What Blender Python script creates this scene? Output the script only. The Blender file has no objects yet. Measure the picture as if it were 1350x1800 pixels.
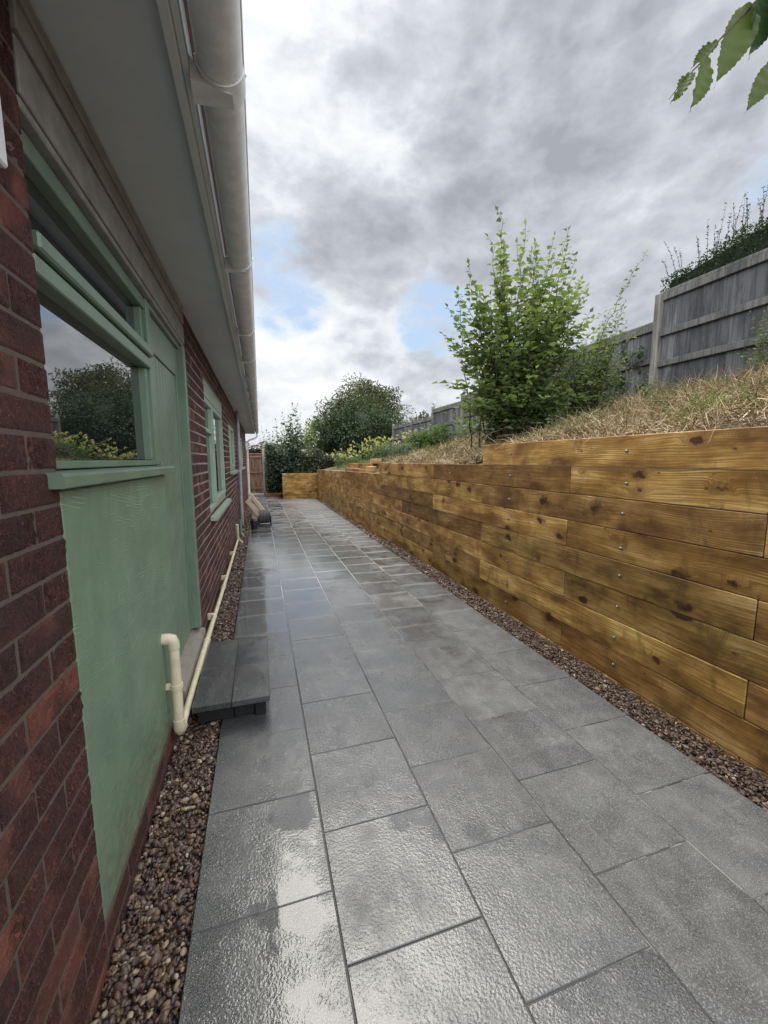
import bpy, bmesh, math, random
import numpy as np
from mathutils import Vector, Matrix, noise as mnoise

SC = bpy.context.scene
COL = SC.collection
RNG = np.random.default_rng(11)
random.seed(11)

# ------------------------------------------------------------------ camera
cam_d = bpy.data.cameras.new('camera')
cam = bpy.data.objects.new('camera', cam_d)
COL.objects.link(cam)
SC.camera = cam
cam_d.sensor_fit = 'VERTICAL'
cam_d.sensor_height = 36.0
cam_d.lens = 36.0 * 708.83 / 1800.0
cam_d.clip_start = 0.02
cam_d.clip_end = 3000
PIT, YAW, ROL = -0.128101, 0.296191, -0.002036
_f = Vector((math.sin(YAW), math.cos(YAW), 0)); _r = Vector((math.cos(YAW), -math.sin(YAW), 0)); _u = Vector((0, 0, 1))
f2 = _f * math.cos(PIT) + _u * math.sin(PIT); u2 = _u * math.cos(PIT) - _f * math.sin(PIT)
r3 = _r * math.cos(ROL) + u2 * math.sin(ROL); u3 = u2 * math.cos(ROL) - _r * math.sin(ROL)
M = Matrix((r3, u3, -f2)).transposed().to_4x4()
M.translation = Vector((0, 0, 1.475))
cam.matrix_world = M

# ------------------------------------------------------------------ light
SUN_AZ, SUN_EL = math.radians(2.0), math.radians(65)          # azimuth from +Y towards +X
SUN_DIR = Vector((math.sin(SUN_AZ) * math.cos(SUN_EL), math.cos(SUN_AZ) * math.cos(SUN_EL), math.sin(SUN_EL)))
sun_d = bpy.data.lights.new('sun', 'SUN')
sun_d.energy = 2.2
sun_d.angle = math.radians(40)
sun_d.color = (1.0, 0.95, 0.86)
sun = bpy.data.objects.new('sun', sun_d)
COL.objects.link(sun)
sun.rotation_euler = (-SUN_DIR).to_track_quat('-Z', 'Y').to_euler()

SC.view_settings.view_transform = 'Standard'
SC.view_settings.look = 'None'
SC.view_settings.exposure = 0.60
SC.view_settings.gamma = 1.0
SC.cycles.max_bounces = 6
SC.cycles.diffuse_bounces = 3
SC.cycles.glossy_bounces = 3
SC.cycles.transmission_bounces = 4
SC.cycles.transparent_max_bounces = 6
SC.cycles.sample_clamp_indirect = 6.0


# ------------------------------------------------------------------ node helper
class NT:
    def __init__(self, tree):
        self.t = tree
    def n(self, typ, **kw):
        nd = self.t.nodes.new(typ)
        for k, v in kw.items():
            setattr(nd, k, v)
        return nd
    def put(self, sock, v):
        if v is None:
            return
        if hasattr(v, 'is_output'):
            self.t.links.new(v, sock)
        else:
            try:
                sock.default_value = v
            except Exception:
                if isinstance(v, (tuple, list)) and len(v) == 3:
                    sock.default_value = (*v, 1)
                else:
                    raise
    def math(self, op, a, b=None, c=None, clamp=False):
        nd = self.n('ShaderNodeMath', operation=op, use_clamp=clamp)
        self.put(nd.inputs[0], a); self.put(nd.inputs[1], b)
        if c is not None:
            self.put(nd.inputs[2], c)
        return nd.outputs[0]
    def vmath(self, op, a, b=None, scale=None):
        nd = self.n('ShaderNodeVectorMath', operation=op)
        self.put(nd.inputs[0], a)
        if b is not None:
            self.put(nd.inputs[1], b)
        if scale is not None:
            self.put(nd.inputs['Scale'], scale)
        return nd.outputs['Value'] if op in ('DOT_PRODUCT', 'LENGTH', 'DISTANCE') else nd.outputs['Vector']
    def mix(self, f, a, b, blend='MIX'):
        nd = self.n('ShaderNodeMix', data_type='RGBA', blend_type=blend)
        self.put(nd.inputs[0], f); self.put(nd.inputs[6], a); self.put(nd.inputs[7], b)
        return nd.outputs[2]
    def fmix(self, f, a, b):
        nd = self.n('ShaderNodeMix', data_type='FLOAT')
        self.put(nd.inputs[0], f); self.put(nd.inputs[2], a); self.put(nd.inputs[3], b)
        return nd.outputs[0]
    def noise(self, vec, scale=1.0, detail=4.0, rough=0.5, dist=0.0, col=False):
        nd = self.n('ShaderNodeTexNoise')
        self.put(nd.inputs['Vector'], vec)
        self.put(nd.inputs['Scale'], scale); self.put(nd.inputs['Detail'], detail)
        self.put(nd.inputs['Roughness'], rough); self.put(nd.inputs['Distortion'], dist)
        return nd.outputs['Color'] if col else nd.outputs['Fac']
    def voro(self, vec, scale=1.0, feature='F1', out='Distance', rand=1.0):
        nd = self.n('ShaderNodeTexVoronoi', feature=feature)
        self.put(nd.inputs['Vector'], vec); self.put(nd.inputs['Scale'], scale)
        self.put(nd.inputs['Randomness'], rand)
        return nd.outputs[out]
    def ramp(self, f, stops, interp='LINEAR'):
        nd = self.n('ShaderNodeValToRGB')
        cr = nd.color_ramp
        cr.interpolation = interp
        while len(cr.elements) < len(stops):
            cr.elements.new(0.5)
        for e, (p, c) in zip(cr.elements, stops):
            e.position = p
            e.color = (*c, 1) if len(c) == 3 else c
        self.put(nd.inputs[0], f)
        return nd.outputs[0]
    def sstep(self, v, a, b, lo=0.0, hi=1.0):
        nd = self.n('ShaderNodeMapRange', interpolation_type='SMOOTHSTEP')
        self.put(nd.inputs[0], v)
        for i, x in enumerate((a, b, lo, hi)):
            self.put(nd.inputs[i + 1], x)
        return nd.outputs[0]
    def mapv(self, vec, scale=(1, 1, 1), loc=(0, 0, 0), rot=(0, 0, 0)):
        nd = self.n('ShaderNodeMapping')
        self.put(nd.inputs['Vector'], vec)
        nd.inputs['Location'].default_value = loc
        nd.inputs['Rotation'].default_value = rot
        nd.inputs['Scale'].default_value = scale
        return nd.outputs[0]
    def bump(self, h, strength=0.5, dist=0.01, normal=None):
        nd = self.n('ShaderNodeBump')
        self.put(nd.inputs['Height'], h)
        self.put(nd.inputs['Strength'], strength); self.put(nd.inputs['Distance'], dist)
        if normal is not None:
            self.put(nd.inputs['Normal'], normal)
        return nd.outputs[0]
    def sep(self, vec):
        nd = self.n('ShaderNodeSeparateXYZ'); self.put(nd.inputs[0], vec)
        return nd.outputs
    def comb(self, x, y, z):
        nd = self.n('ShaderNodeCombineXYZ')
        for i, v in enumerate((x, y, z)):
            self.put(nd.inputs[i], v)
        return nd.outputs[0]
    def obj(self):
        return self.n('ShaderNodeTexCoord').outputs['Object']
    def pos(self):
        return self.n('ShaderNodeNewGeometry').outputs['Position']
    def isl(self):
        return self.n('ShaderNodeNewGeometry').outputs['Random Per Island']


def material(name):
    m = bpy.data.materials.new(name)
    m.use_nodes = True
    g = NT(m.node_tree)
    b = m.node_tree.nodes['Principled BSDF']
    return m, g, b


def pset(g, b, **kw):
    names = dict(color='Base Color', rough='Roughness', metal='Metallic', normal='Normal', spec='Specular IOR Level',
                 coat='Coat Weight', coat_rough='Coat Roughness', coat_normal='Coat Normal', ior='IOR', coat_ior='Coat IOR')
    for k, v in kw.items():
        g.put(b.inputs[names[k]], v)


# ------------------------------------------------------------------ world sky
world = bpy.data.worlds.new('World')
SC.world = world
world.use_nodes = True
g = NT(world.node_tree)
bg = world.node_tree.nodes['Background']
sky = g.n('ShaderNodeTexSky', sky_type='NISHITA')
sky.sun_disc = False
sky.sun_elevation = SUN_EL
sky.sun_rotation = SUN_AZ
sky.altitude = 50
sky.air_density = 1.0
sky.dust_density = 1.5
D = g.n('ShaderNodeTexCoord').outputs['Generated']
dz = g.sep(D)
P = g.mapv(D, (1.0, 1.0, 1.75))
warp = g.vmath('SUBTRACT', g.noise(P, 2.6, 3, 0.5, 0, True), (0.5, 0.5, 0.5))
P2 = g.vmath('ADD', P, g.vmath('SCALE', warp, None, 0.10))
nA = g.noise(g.vmath('ADD', P2, (3.1, 7.7, 0.0)), 2.3, 4, 0.5, 0.1)
nB = g.noise(g.vmath('ADD', P2, (9.4, 1.3, 2.0)), 5.0, 9, 0.60, 0.0)
nC = g.noise(g.vmath('ADD', P2, (1.4, 5.3, 4.0)), 13.0, 8, 0.62, 0.0)
# billows: rounded tops with crisp bright rims
bw = g.math('ABSOLUTE', g.math('SUBTRACT', g.noise(g.vmath('ADD', P2, (5.0, 2.0, 8.0)), 7.0, 7, 0.55, 0.0), 0.5))
bw = g.math('SUBTRACT', 0.11, bw)


def around(d, c0, c1):
    v = Vector(d).normalized()
    return g.sstep(g.vmath('DOT_PRODUCT', D, tuple(v)), math.cos(math.radians(c0)), math.cos(math.radians(c1)))


# light and dark masses of the cloud deck
tone = g.math('ADD', g.math('MULTIPLY', nA, 0.50), g.math('MULTIPLY', nB, 0.42))
tone = g.math('ADD', g.math('ADD', tone, g.math('MULTIPLY', nC, 0.26)), g.math('MULTIPLY', bw, 0.55))                       # about 0.58 on average
tone = g.math('SUBTRACT', tone, g.math('MULTIPLY', around((0.56, 0.70, 0.46), 30, 6), 0.13))
tone = g.math('SUBTRACT', tone, g.math('MULTIPLY', around((0.20, 0.85, 0.47), 8, 2), 0.10))
tone = g.math('SUBTRACT', tone, g.math('MULTIPLY', around((0.44, 0.62, 0.64), 17, 4), 0.07))
tone = g.math('ADD', tone, g.math('MULTIPLY', around((0.09, 0.72, 0.69), 20, 4), 0.05))
tone = g.math('ADD', tone, g.math('MULTIPLY', around((0.10, 0.97, 0.20), 13, 3), 0.07))
tone = g.math('SUBTRACT', tone, g.math('MULTIPLY', around((0.33, 0.93, 0.12), 10, 3), 0.04))
tone = g.math('ADD', g.math('MULTIPLY', g.math('SUBTRACT', tone, 0.57), 1.22), 0.605)
cloud = g.ramp(tone, [(0.33, (0.265, 0.277, 0.310)), (0.46, (0.345, 0.360, 0.396)), (0.58, (0.435, 0.456, 0.494)),
                      (0.68, (0.560, 0.583, 0.61)), (0.80, (0.66, 0.675, 0.685))])
gap = g.math('ADD', g.math('MULTIPLY', around((0.066, 0.926, 0.372), 8, 0.5), 0.48),
             g.math('MULTIPLY', around((0.385, 0.866, 0.312), 7, 0.5), 0.46))
gap = g.math('ADD', gap, g.math('MULTIPLY', around((0.775, 0.47, 0.44), 5, 0.5), 0.22))
gap = g.math('ADD', gap, g.math('MULTIPLY', around((0.56, 0.80, 0.28), 7, 0.5), 0.32))
here = g.math('MINIMUM', g.math('MULTIPLY', gap, 3.5), 1.0)
gap = g.math('ADD', gap, g.math('MULTIPLY', here, g.math('MULTIPLY', g.math('SUBTRACT', nB, 0.5), 1.5)))
gap = g.math('ADD', gap, g.math('MULTIPLY', here, g.math('MULTIPLY', g.math('SUBTRACT', nC, 0.5), 1.3)))
gapm = g.sstep(gap, 0.10, 0.62)
bluesky = g.mix(1.0, sky.outputs[0], (0.10, 0.10, 0.10, 1), 'MULTIPLY')
bluesky = g.mix(0.72, bluesky, (0.36, 0.475, 0.61, 1))
skyc = g.mix(gapm, cloud, bluesky)
# the sun behind thin cloud
sd = g.math('MAXIMUM', g.vmath('DOT_PRODUCT', D, tuple(SUN_DIR)), 0.0)
glow = g.math('ADD', g.math('MULTIPLY', g.math('POWER', sd, 90.0), 1.4), g.math('MULTIPLY', g.math('POWER', sd, 16.0), 0.12))
glow = g.math('MULTIPLY', glow, g.math('ADD', 0.25, g.math('MULTIPLY', nB, 1.5)))
glowc = g.mix(1.0, (1.0, 0.96, 0.88, 1), g.comb(glow, glow, glow), 'MULTIPLY')
skyc = g.mix(1.0, skyc, glowc, 'ADD')
# sky outside the view brightened, added as fill light for wall and house
thin = g.sstep(g.vmath('DOT_PRODUCT', D, tuple(Vector((0.28, 0.92, 0.27)).normalized())), 0.60, 0.05, 1.0, 3.1)  # gain of the added fill, rising away from the view
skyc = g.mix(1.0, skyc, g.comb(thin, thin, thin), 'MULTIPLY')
skyc = g.mix(g.sstep(dz[2], -0.02, 0.02), (0.10, 0.10, 0.09, 1), skyc)
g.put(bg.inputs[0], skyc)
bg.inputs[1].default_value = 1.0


# ------------------------------------------------------------------ mesh helpers
class MB:
    def __init__(self):
        self.v, self.f = [], []
    def add(self, vs, fs):
        o = len(self.v)
        self.v.extend(tuple(map(float, p)) for p in vs)
        self.f.extend(tuple(o + i for i in q) for q in fs)
    def box(self, a, b):
        (x0, y0, z0), (x1, y1, z1) = a, b
        x0, x1 = min(x0, x1), max(x0, x1); y0, y1 = min(y0, y1), max(y0, y1); z0, z1 = min(z0, z1), max(z0, z1)
        self.add([(x0, y0, z0), (x1, y0, z0), (x1, y1, z0), (x0, y1, z0), (x0, y0, z1), (x1, y0, z1), (x1, y1, z1), (x0, y1, z1)],
                 [(0, 3, 2, 1), (4, 5, 6, 7), (0, 1, 5, 4), (1, 2, 6, 5), (2, 3, 7, 6), (3, 0, 4, 7)])
    def cbox(self, a, b, c=0.004):
        """box with chamfered edges (convex hull of three shrunken boxes)"""
        (x0, y0, z0), (x1, y1, z1) = a, b
        x0, x1 = min(x0, x1), max(x0, x1); y0, y1 = min(y0, y1), max(y0, y1); z0, z1 = min(z0, z1), max(z0, z1)
        bm = bmesh.new()
        bmesh.ops.create_cube(bm, size=1)
        for v in bm.verts:
            v.co = Vector((x0 + (v.co.x + .5) * (x1 - x0), y0 + (v.co.y + .5) * (y1 - y0), z0 + (v.co.z + .5) * (z1 - z0)))
        bmesh.ops.bevel(bm, geom=bm.edges[:], offset=c, segments=1, affect='EDGES')
        self.bm(bm)
    def bm(self, bm, mat=None):
        bm.verts.ensure_lookup_table()
        for i, v in enumerate(bm.verts):
            v.index = i
        vs = [(mat @ v.co if mat else v.co) for v in bm.verts]
        self.add(vs, [[v.index for v in f.verts] for f in bm.faces])
        bm.free()
    def hexa(self, pts):
        """8 corners, bottom ring then top ring"""
        self.add(pts, [(0, 3, 2, 1), (4, 5, 6, 7), (0, 1, 5, 4), (1, 2, 6, 5), (2, 3, 7, 6), (3, 0, 4, 7)])
    def tube(self, pts, r, n=10, cap=True):
        pts = [Vector(p) for p in pts]
        rs = r if isinstance(r, (list, tuple)) else [r] * len(pts)
        rings = []
        up = None
        for i, p in enumerate(pts):
            t = (pts[min(i + 1, len(pts) - 1)] - pts[max(i - 1, 0)]).normalized()
            if up is None:
                up = Vector((0, 0, 1)) if abs(t.z) < 0.9 else Vector((1, 0, 0))
            a = t.cross(up)
            if a.length < 1e-4:
                a = t.cross(Vector((0.3, 1, 0.2)))
            a.normalize(); b = a.cross(t).normalized(); up = b
            rings.append([p + (a * math.cos(k * 2 * math.pi / n) + b * math.sin(k * 2 * math.pi / n)) * rs[i] for k in range(n)])
        vs = [v for ring in rings for v in ring]
        fs = []
        for i in range(len(rings) - 1):
            for k in range(n):
                k2 = (k + 1) % n
                fs.append((i * n + k, i * n + k2, (i + 1) * n + k2, (i + 1) * n + k))
        if cap:
            fs.append(tuple(range(n))[::-1]); fs.append(tuple((len(rings) - 1) * n + k for k in range(n)))
        self.add(vs, fs)
    def build(self, name, mat, parent=None, smooth=False, loc=None):
        me = bpy.data.meshes.new(name)
        v = self.v
        if loc is not None:
            v = [(p[0] - loc[0], p[1] - loc[1], p[2] - loc[2]) for p in v]
        me.from_pydata(v, [], self.f)
        return link(me, name, mat, parent, smooth, loc)


def link(me, name, mat, parent=None, smooth=False, loc=None):
    me.validate()
    me.update()
    if mat:
        me.materials.append(mat)
    if smooth:
        for p in me.polygons:
            p.use_smooth = True
        try:
            me.set_sharp_from_angle(angle=math.radians(38))
        except Exception:
            pass
    o = bpy.data.objects.new(name, me)
    COL.objects.link(o)
    if loc is not None:
        o.location = loc
    if parent is not None:
        o.parent = parent
        pl = parent
        off = Vector((0, 0, 0))
        while pl is not None:
            off += pl.location
            pl = pl.parent
        o.location = Vector(o.location) - off
    return o


def arr_mesh(name, verts, tris, mat, parent=None, smooth=False):
    """fast mesh from numpy arrays; verts in world space"""
    me = bpy.data.meshes.new(name)
    verts = np.asarray(verts, np.float32); tris = np.asarray(tris, np.int32)
    k = tris.shape[1]
    me.vertices.add(len(verts)); me.vertices.foreach_set('co', verts.ravel())
    me.loops.add(tris.size); me.loops.foreach_set('vertex_index', tris.ravel())
    me.polygons.add(len(tris))
    me.polygons.foreach_set('loop_start', np.arange(0, tris.size, k, dtype=np.int32))
    try:
        me.polygons.foreach_set('loop_total', np.full(len(tris), k, np.int32))
    except Exception:
        pass
    me.update(calc_edges=True)
    return link(me, name, mat, parent, smooth)


def thing(name, label, cat, loc=(0, 0, 0), group=None):
    o = bpy.data.objects.new(name, None)
    COL.objects.link(o)
    o.location = loc
    o.empty_display_size = 0.1
    o['label'] = label; o['category'] = cat
    if group:
        o['group'] = group
    return o


def tag(o, label, cat, group=None):
    o['label'] = label; o['category'] = cat
    if group:
        o['group'] = group
    return o


def kind(o, k, label=None):
    o['kind'] = k
    if label:
        o['label'] = label
    return o


# ------------------------------------------------------------------ materials
X0, CW, Y0, RL = -0.267, 0.451, 1.215, 0.4478            # paving module
def m_brick():
    m, g, b = material('brick')
    p = g.obj(); r = g.isl()
    base = g.ramp(r, [(0.0, (0.135, 0.041, 0.028)), (0.3, (0.190, 0.053, 0.035)), (0.6, (0.235, 0.066, 0.043)), (0.85, (0.160, 0.050, 0.036)), (1.0, (0.27, 0.086, 0.056))])
    n1 = g.noise(p, 38, 6, 0.65)
    base = g.mix(g.sstep(n1, 0.35, 0.75), g.mix(1.0, base, (0.62, 0.6, 0.62, 1), 'MULTIPLY'), base)
    pale_patch = g.sstep(g.noise(p, 3.2, 4, 0.6), 0.55, 0.78)
    y = g.sep(p)[1]
    base = g.mix(g.math('MULTIPLY', g.math('ADD', 0.12, g.math('MULTIPLY', pale_patch, 0.5)), g.sstep(y, 1.5, 4.5, 0.35, 0.85)), base, (0.36, 0.20, 0.175, 1))  # paler in patches and further along the wall
    off = g.math('MULTIPLY', r, 57.0)
    q = g.vmath('ADD', g.mapv(p, (1, 1, 1)), g.comb(off, off, off))
    # rusticated face: short wavy drag marks
    w = g.sstep(g.noise(g.mapv(q, (10, 95, 42), rot=(0.6, 0, 0)), 1.0, 3, 0.6, 2.6), 0.36, 0.62)
    w2 = g.noise(q, 130, 5, 0.7)
    msk = g.sstep(g.noise(q, 4.0, 2, 0.5), 0.36, 0.54)
    base = g.mix(g.math('MULTIPLY', g.math('MULTIPLY', g.math('SUBTRACT', 1.0, w), msk), 0.85), base, g.mix(1.0, base, (0.35, 0.35, 0.36, 1), 'MULTIPLY'))  # shade in the grooves painted into the brick colour
    h = g.math('ADD', g.math('MULTIPLY', g.math('MULTIPLY', w, msk), 1.6), g.math('MULTIPLY', w2, 0.55))
    pset(g, b, color=base, rough=g.fmix(n1, 0.55, 0.85), normal=g.bump(h, 1.0, 0.020))
    return m


def m_mortar():
    m, g, b = material('mortar')
    p = g.obj()
    n = g.noise(p, 24, 5, 0.6)
    y = g.sep(p)[1]
    c = g.mix(n, (0.075, 0.054, 0.043, 1), (0.14, 0.104, 0.083, 1))
    c = g.mix(g.sstep(y, 2.8, 4.2), c, g.mix(n, (0.29, 0.225, 0.205, 1), (0.42, 0.345, 0.315, 1)))
    pset(g, b, color=c, rough=0.9, normal=g.bump(g.noise(p, 150, 4, 0.6), 0.6, 0.004))
    return m


def m_paint(name, c1, c2, rough=0.5, scale=9, bump=0.15, spec=0.5):
    m, g, b = material(name)
    p = g.obj()
    n = g.noise(p, scale, 6, 0.62)
    n2 = g.noise(p, scale * 9, 3, 0.6)
    c = g.mix(g.sstep(n, 0.36, 0.66), (*c1, 1), (*c2, 1))
    pset(g, b, color=c, rough=g.fmix(n, rough - 0.08, rough + 0.12), spec=spec, normal=g.bump(n2, bump, 0.003))
    return m


def m_render_panel():
    m, g, b = material('painted_render')
    p = g.obj()
    x, y, z = g.sep(p)
    n = g.noise(p, 4.2, 6, 0.6)
    n2 = g.noise(p, 26, 6, 0.7)
    c = g.mix(g.sstep(n, 0.35, 0.68), (0.145, 0.222, 0.148, 1), (0.185, 0.270, 0.182, 1))
    smear = g.sstep(g.noise(g.mapv(p, (1, 2.2, 6)), 1.6, 6, 0.7, 0.8), 0.58, 0.74)
    c = g.mix(g.math('MULTIPLY', smear, 0.5), c, (0.19, 0.215, 0.155, 1))
    c = g.mix(g.math('MULTIPLY', g.sstep(n2, 0.60, 0.75), 0.35), c, (0.10, 0.16, 0.10, 1))
    spl = g.math('MULTIPLY', g.sstep(z, 0.50, 0.12), g.sstep(n2, 0.40, 0.62))
    c = g.mix(g.math('MULTIPLY', spl, 0.55), c, (0.12, 0.105, 0.07, 1))
    run = g.math('MULTIPLY', g.sstep(g.noise(g.mapv(p, (1, 26, 1.6)), 1.0, 4, 0.6), 0.56, 0.70), g.sstep(z, 0.7, 1.4, 0.25, 1.0))
    c = g.mix(g.math('MULTIPLY', run, 0.30), c, (0.11, 0.15, 0.10, 1))
    # trowel drag marks: fine ridges in patches, fanning slightly
    yz = g.math('ADD', z, g.math('MULTIPLY', g.noise(p, 2.2, 2, 0.5), 0.12))
    tilt = g.math('ADD', yz, g.math('MULTIPLY', y, 0.10))
    wn = g.math('ADD', g.math('MULTIPLY', tilt, 240.0), g.math('MULTIPLY', g.noise(p, 7, 3, 0.6), 1.8))
    rid = g.math('POWER', g.math('ABSOLUTE', g.math('SINE', wn)), 14.0)
    patch = g.sstep(g.noise(g.mapv(p, (1, 1.3, 1.8), loc=(4, 2, 7)), 1.7, 3, 0.6), 0.40, 0.56)
    br = g.sstep(g.noise(g.mapv(p, (1, 7, 60)), 1.0, 2, 0.6), 0.50, 0.62)
    rid = g.math('MULTIPLY', g.math('MULTIPLY', rid, patch), br)
    h = g.math('ADD', g.math('MULTIPLY', rid, 1.0), g.math('MULTIPLY', g.noise(p, 60, 5, 0.65), 0.7))
    h = g.math('ADD', h, g.math('MULTIPLY', g.noise(p, 8, 4, 0.6), 1.6))
    c = g.mix(g.math('MULTIPLY', rid, 0.45), c, (0.42, 0.55, 0.42, 1))  # pale highlights on the ridges painted into the colour
    pset(g, b, color=c, rough=g.fmix(n2, 0.36, 0.62), normal=g.bump(h, 0.5, 0.005))
    return m


def m_glass():
    m, g, b = material('window_glass')
    p = g.obj()
    n = g.noise(p, 1.4, 2, 0.5)
    pset(g, b, color=(0.012, 0.014, 0.016, 1), rough=0.01, ior=3.4, normal=g.bump(n, 0.03, 0.02))
    return m


def m_slab(name='slab_stone', k=0.70):
    m, g, b = material(name)
    p = g.obj(); r = g.isl()
    x, y, z = g.sep(p)
    off = g.comb(g.math('MULTIPLY', r, 31.0), g.math('MULTIPLY', r, 17.0), 0.0)
    q = g.vmath('ADD', p, off)
    base = g.ramp(r, [(0.0, (0.075, 0.078, 0.083)), (0.28, (0.130, 0.133, 0.136)), (0.52, (0.185, 0.185, 0.178)), (0.72, (0.092, 0.095, 0.100)), (0.9, (0.165, 0.165, 0.156)), (1.0, (0.29, 0.285, 0.262))])
    base = g.mix(1.0, base, (k * 0.985, k, k * 1.01, 1), 'MULTIPLY')
    blot = g.noise(q, 5.5, 6, 0.62, 0.4)
    base = g.mix(g.sstep(blot, 0.38, 0.66), g.mix(1.0, base, (0.55, 0.57, 0.60, 1), 'MULTIPLY'), base)
    drag = g.noise(g.mapv(q, (6, 1.2, 1), rot=(0, 0, 0.6)), 2.0, 5, 0.65)
    base = g.mix(g.math('MULTIPLY', g.sstep(drag, 0.5, 0.75), 0.3), base, (0.23, 0.225, 0.21, 1))
    ex = g.math('FRACT', g.math('DIVIDE', g.math('SUBTRACT', x, X0), CW))
    ex = g.math('MULTIPLY', g.math('MINIMUM', ex, g.math('SUBTRACT', 1.0, ex)), CW)
    rimn = g.noise(p, 7.0, 5, 0.65)
    rim = g.math('MULTIPLY', g.sstep(g.math('ADD', ex, g.math('MULTIPLY', g.math('SUBTRACT', rimn, 0.5), 0.10)), 0.075, 0.005), g.sstep(rimn, 0.35, 0.6))
    base = g.mix(g.math('MULTIPLY', rim, 0.45), base, (0.055, 0.056, 0.058, 1))
    smr = g.math('MULTIPLY', g.sstep(g.noise(g.mapv(p, (1.3, 3.5, 1)), 2.6, 6, 0.7, 0.6), 0.58, 0.74), g.sstep(x, 0.2, 1.0, 0.1, 1.0))
    base = g.mix(g.math('MULTIPLY', smr, 0.40), base, (0.30, 0.295, 0.275, 1))
    grit = g.sstep(g.noise(p, 48, 4, 0.75), 0.70, 0.76)
    base = g.mix(g.math('MULTIPLY', grit, 0.6), base, (0.055, 0.048, 0.04, 1))
    gr = g.noise(p, 260, 3, 0.7)
    gr2 = g.noise(p, 620, 2, 0.6)
    base = g.mix(g.math('MULTIPLY', g.sstep(gr, 0.50, 0.70), 0.75), base, (0.36, 0.36, 0.36, 1))
    base = g.mix(g.math('MULTIPLY', g.sstep(gr2, 0.42, 0.25), 0.7), base, (0.05, 0.052, 0.055, 1))
    # standing water: most beside the house and along the middle, little beside the timber wall
    wn = g.noise(g.vmath('ADD', p, g.comb(g.math('MULTIPLY', r, 3.0), 0.0, 0.0)), 2.1, 5, 0.6, 0.5)
    wn2 = g.noise(q, 9.0, 5, 0.6)
    side = g.sstep(x, 0.80, 1.85, 0.18, -0.18)
    far = g.sstep(y, 2.0, 4.5, 0.0, 0.17)
    wet = g.math('ADD', g.math('ADD', g.math('ADD', wn, side), far), g.math('MULTIPLY', g.math('SUBTRACT', wn2, 0.5), 0.35))
    wet = g.math('SUBTRACT', wet, g.sstep(y, 6.0, 11.0, 0.0, 0.30))
    ci = g.math('FLOOR', g.math('DIVIDE', g.math('SUBTRACT', x, X0), CW))
    par = g.math('ABSOLUTE', g.math('MODULO', ci, 2.0))
    sv = g.math('FRACT', g.math('ADD', g.math('DIVIDE', g.math('SUBTRACT', y, Y0 - 8 * RL), RL), g.math('MULTIPLY', par, 0.5)))
    ed = g.math('MULTIPLY', g.math('MINIMUM', sv, g.math('SUBTRACT', 1.0, sv)), RL)
    hz = g.math('MULTIPLY', g.sstep(g.math('ADD', ed, g.math('MULTIPLY', g.math('SUBTRACT', wn2, 0.5), 0.05)), 0.045, 0.012), g.sstep(y, 2.4, 5.5))
    base = g.mix(g.math('MULTIPLY', hz, g.sstep(wn, 0.3, 0.6, 0.35, 0.8)), base, (0.34, 0.335, 0.315, 1))  # grout haze, with the wet sheen at the joints painted into it
    dk = g.math('MULTIPLY', g.math('MULTIPLY', g.sstep(ed, 0.16, 0.07), g.sstep(ed, 0.03, 0.06)), g.sstep(y, 3.0, 6.0))
    base = g.mix(g.math('MULTIPLY', g.math('MULTIPLY', dk, g.sstep(wn2, 0.42, 0.6)), 0.55), base, (0.05, 0.05, 0.05, 1))
    xn = g.math('ADD', x, g.math('MULTIPLY', g.math('SUBTRACT', g.noise(p, 11.0, 5, 0.65), 0.5), 0.22))
    strip = g.math('MULTIPLY', g.math('MULTIPLY', g.sstep(xn, -0.10, 0.0), g.sstep(xn, 0.19, 0.07)), g.sstep(g.math('ADD', y, g.math('MULTIPLY', wn2, 1.2)), 3.4, 2.0))
    wet = g.math('ADD', wet, g.math('MULTIPLY', strip, 0.16))
    film = g.sstep(wet, 0.38, 0.74)
    pool = g.math('MULTIPLY', g.sstep(wet, 0.66, 0.84), g.sstep(y, 4.0, 8.0, 1.0, 0.45))
    base = g.mix(g.math('MULTIPLY', film, 0.80), base, g.mix(1.0, base, (0.48, 0.50, 0.53, 1), 'MULTIPLY'))
    hb = g.math('ADD', g.math('MULTIPLY', g.noise(p, 150, 3, 0.6), 1.0), g.math('MULTIPLY', gr, 0.5))
    nb = g.bump(hb, 0.55, 0.004)
    hw = g.math('ADD', g.math('MULTIPLY', g.noise(p, 115, 2, 0.5), 1.0), g.math('MULTIPLY', g.noise(p, 14, 2, 0.5), 0.8))
    cs = g.fmix(pool, 0.48, 0.012)
    nd = g.n('ShaderNodeBump')
    g.put(nd.inputs['Height'], hw); g.put(nd.inputs['Strength'], cs); nd.inputs['Distance'].default_value = 0.004
    pset(g, b, color=base, rough=g.fmix(film, 0.62, 0.22), spec=0.5, normal=nb,
         coat=g.fmix(film, 0.12, 1.0), coat_rough=g.fmix(film, 0.22, g.fmix(pool, 0.06, 0.012)), coat_ior=1.5, coat_normal=nd.outputs[0])
    return m


def m_joint():
    m, g, b = material('joint_mortar')
    p = g.obj(); x, y, z = g.sep(p)
    n = g.noise(p, 6, 4, 0.6)
    c = g.mix(g.math('MULTIPLY', g.sstep(x, 0.7, 1.5), g.sstep(n, 0.48, 0.6)), (0.035, 0.035, 0.035, 1), (0.34, 0.33, 0.30, 1))
    c = g.mix(g.sstep(y, 2.4, 5.0), c, (0.50, 0.49, 0.46, 1))
    c = g.mix(g.sstep(n, 0.5, 0.7), c, (0.09, 0.088, 0.08, 1))
    pset(g, b, color=c, rough=0.55)
    return m


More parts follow.
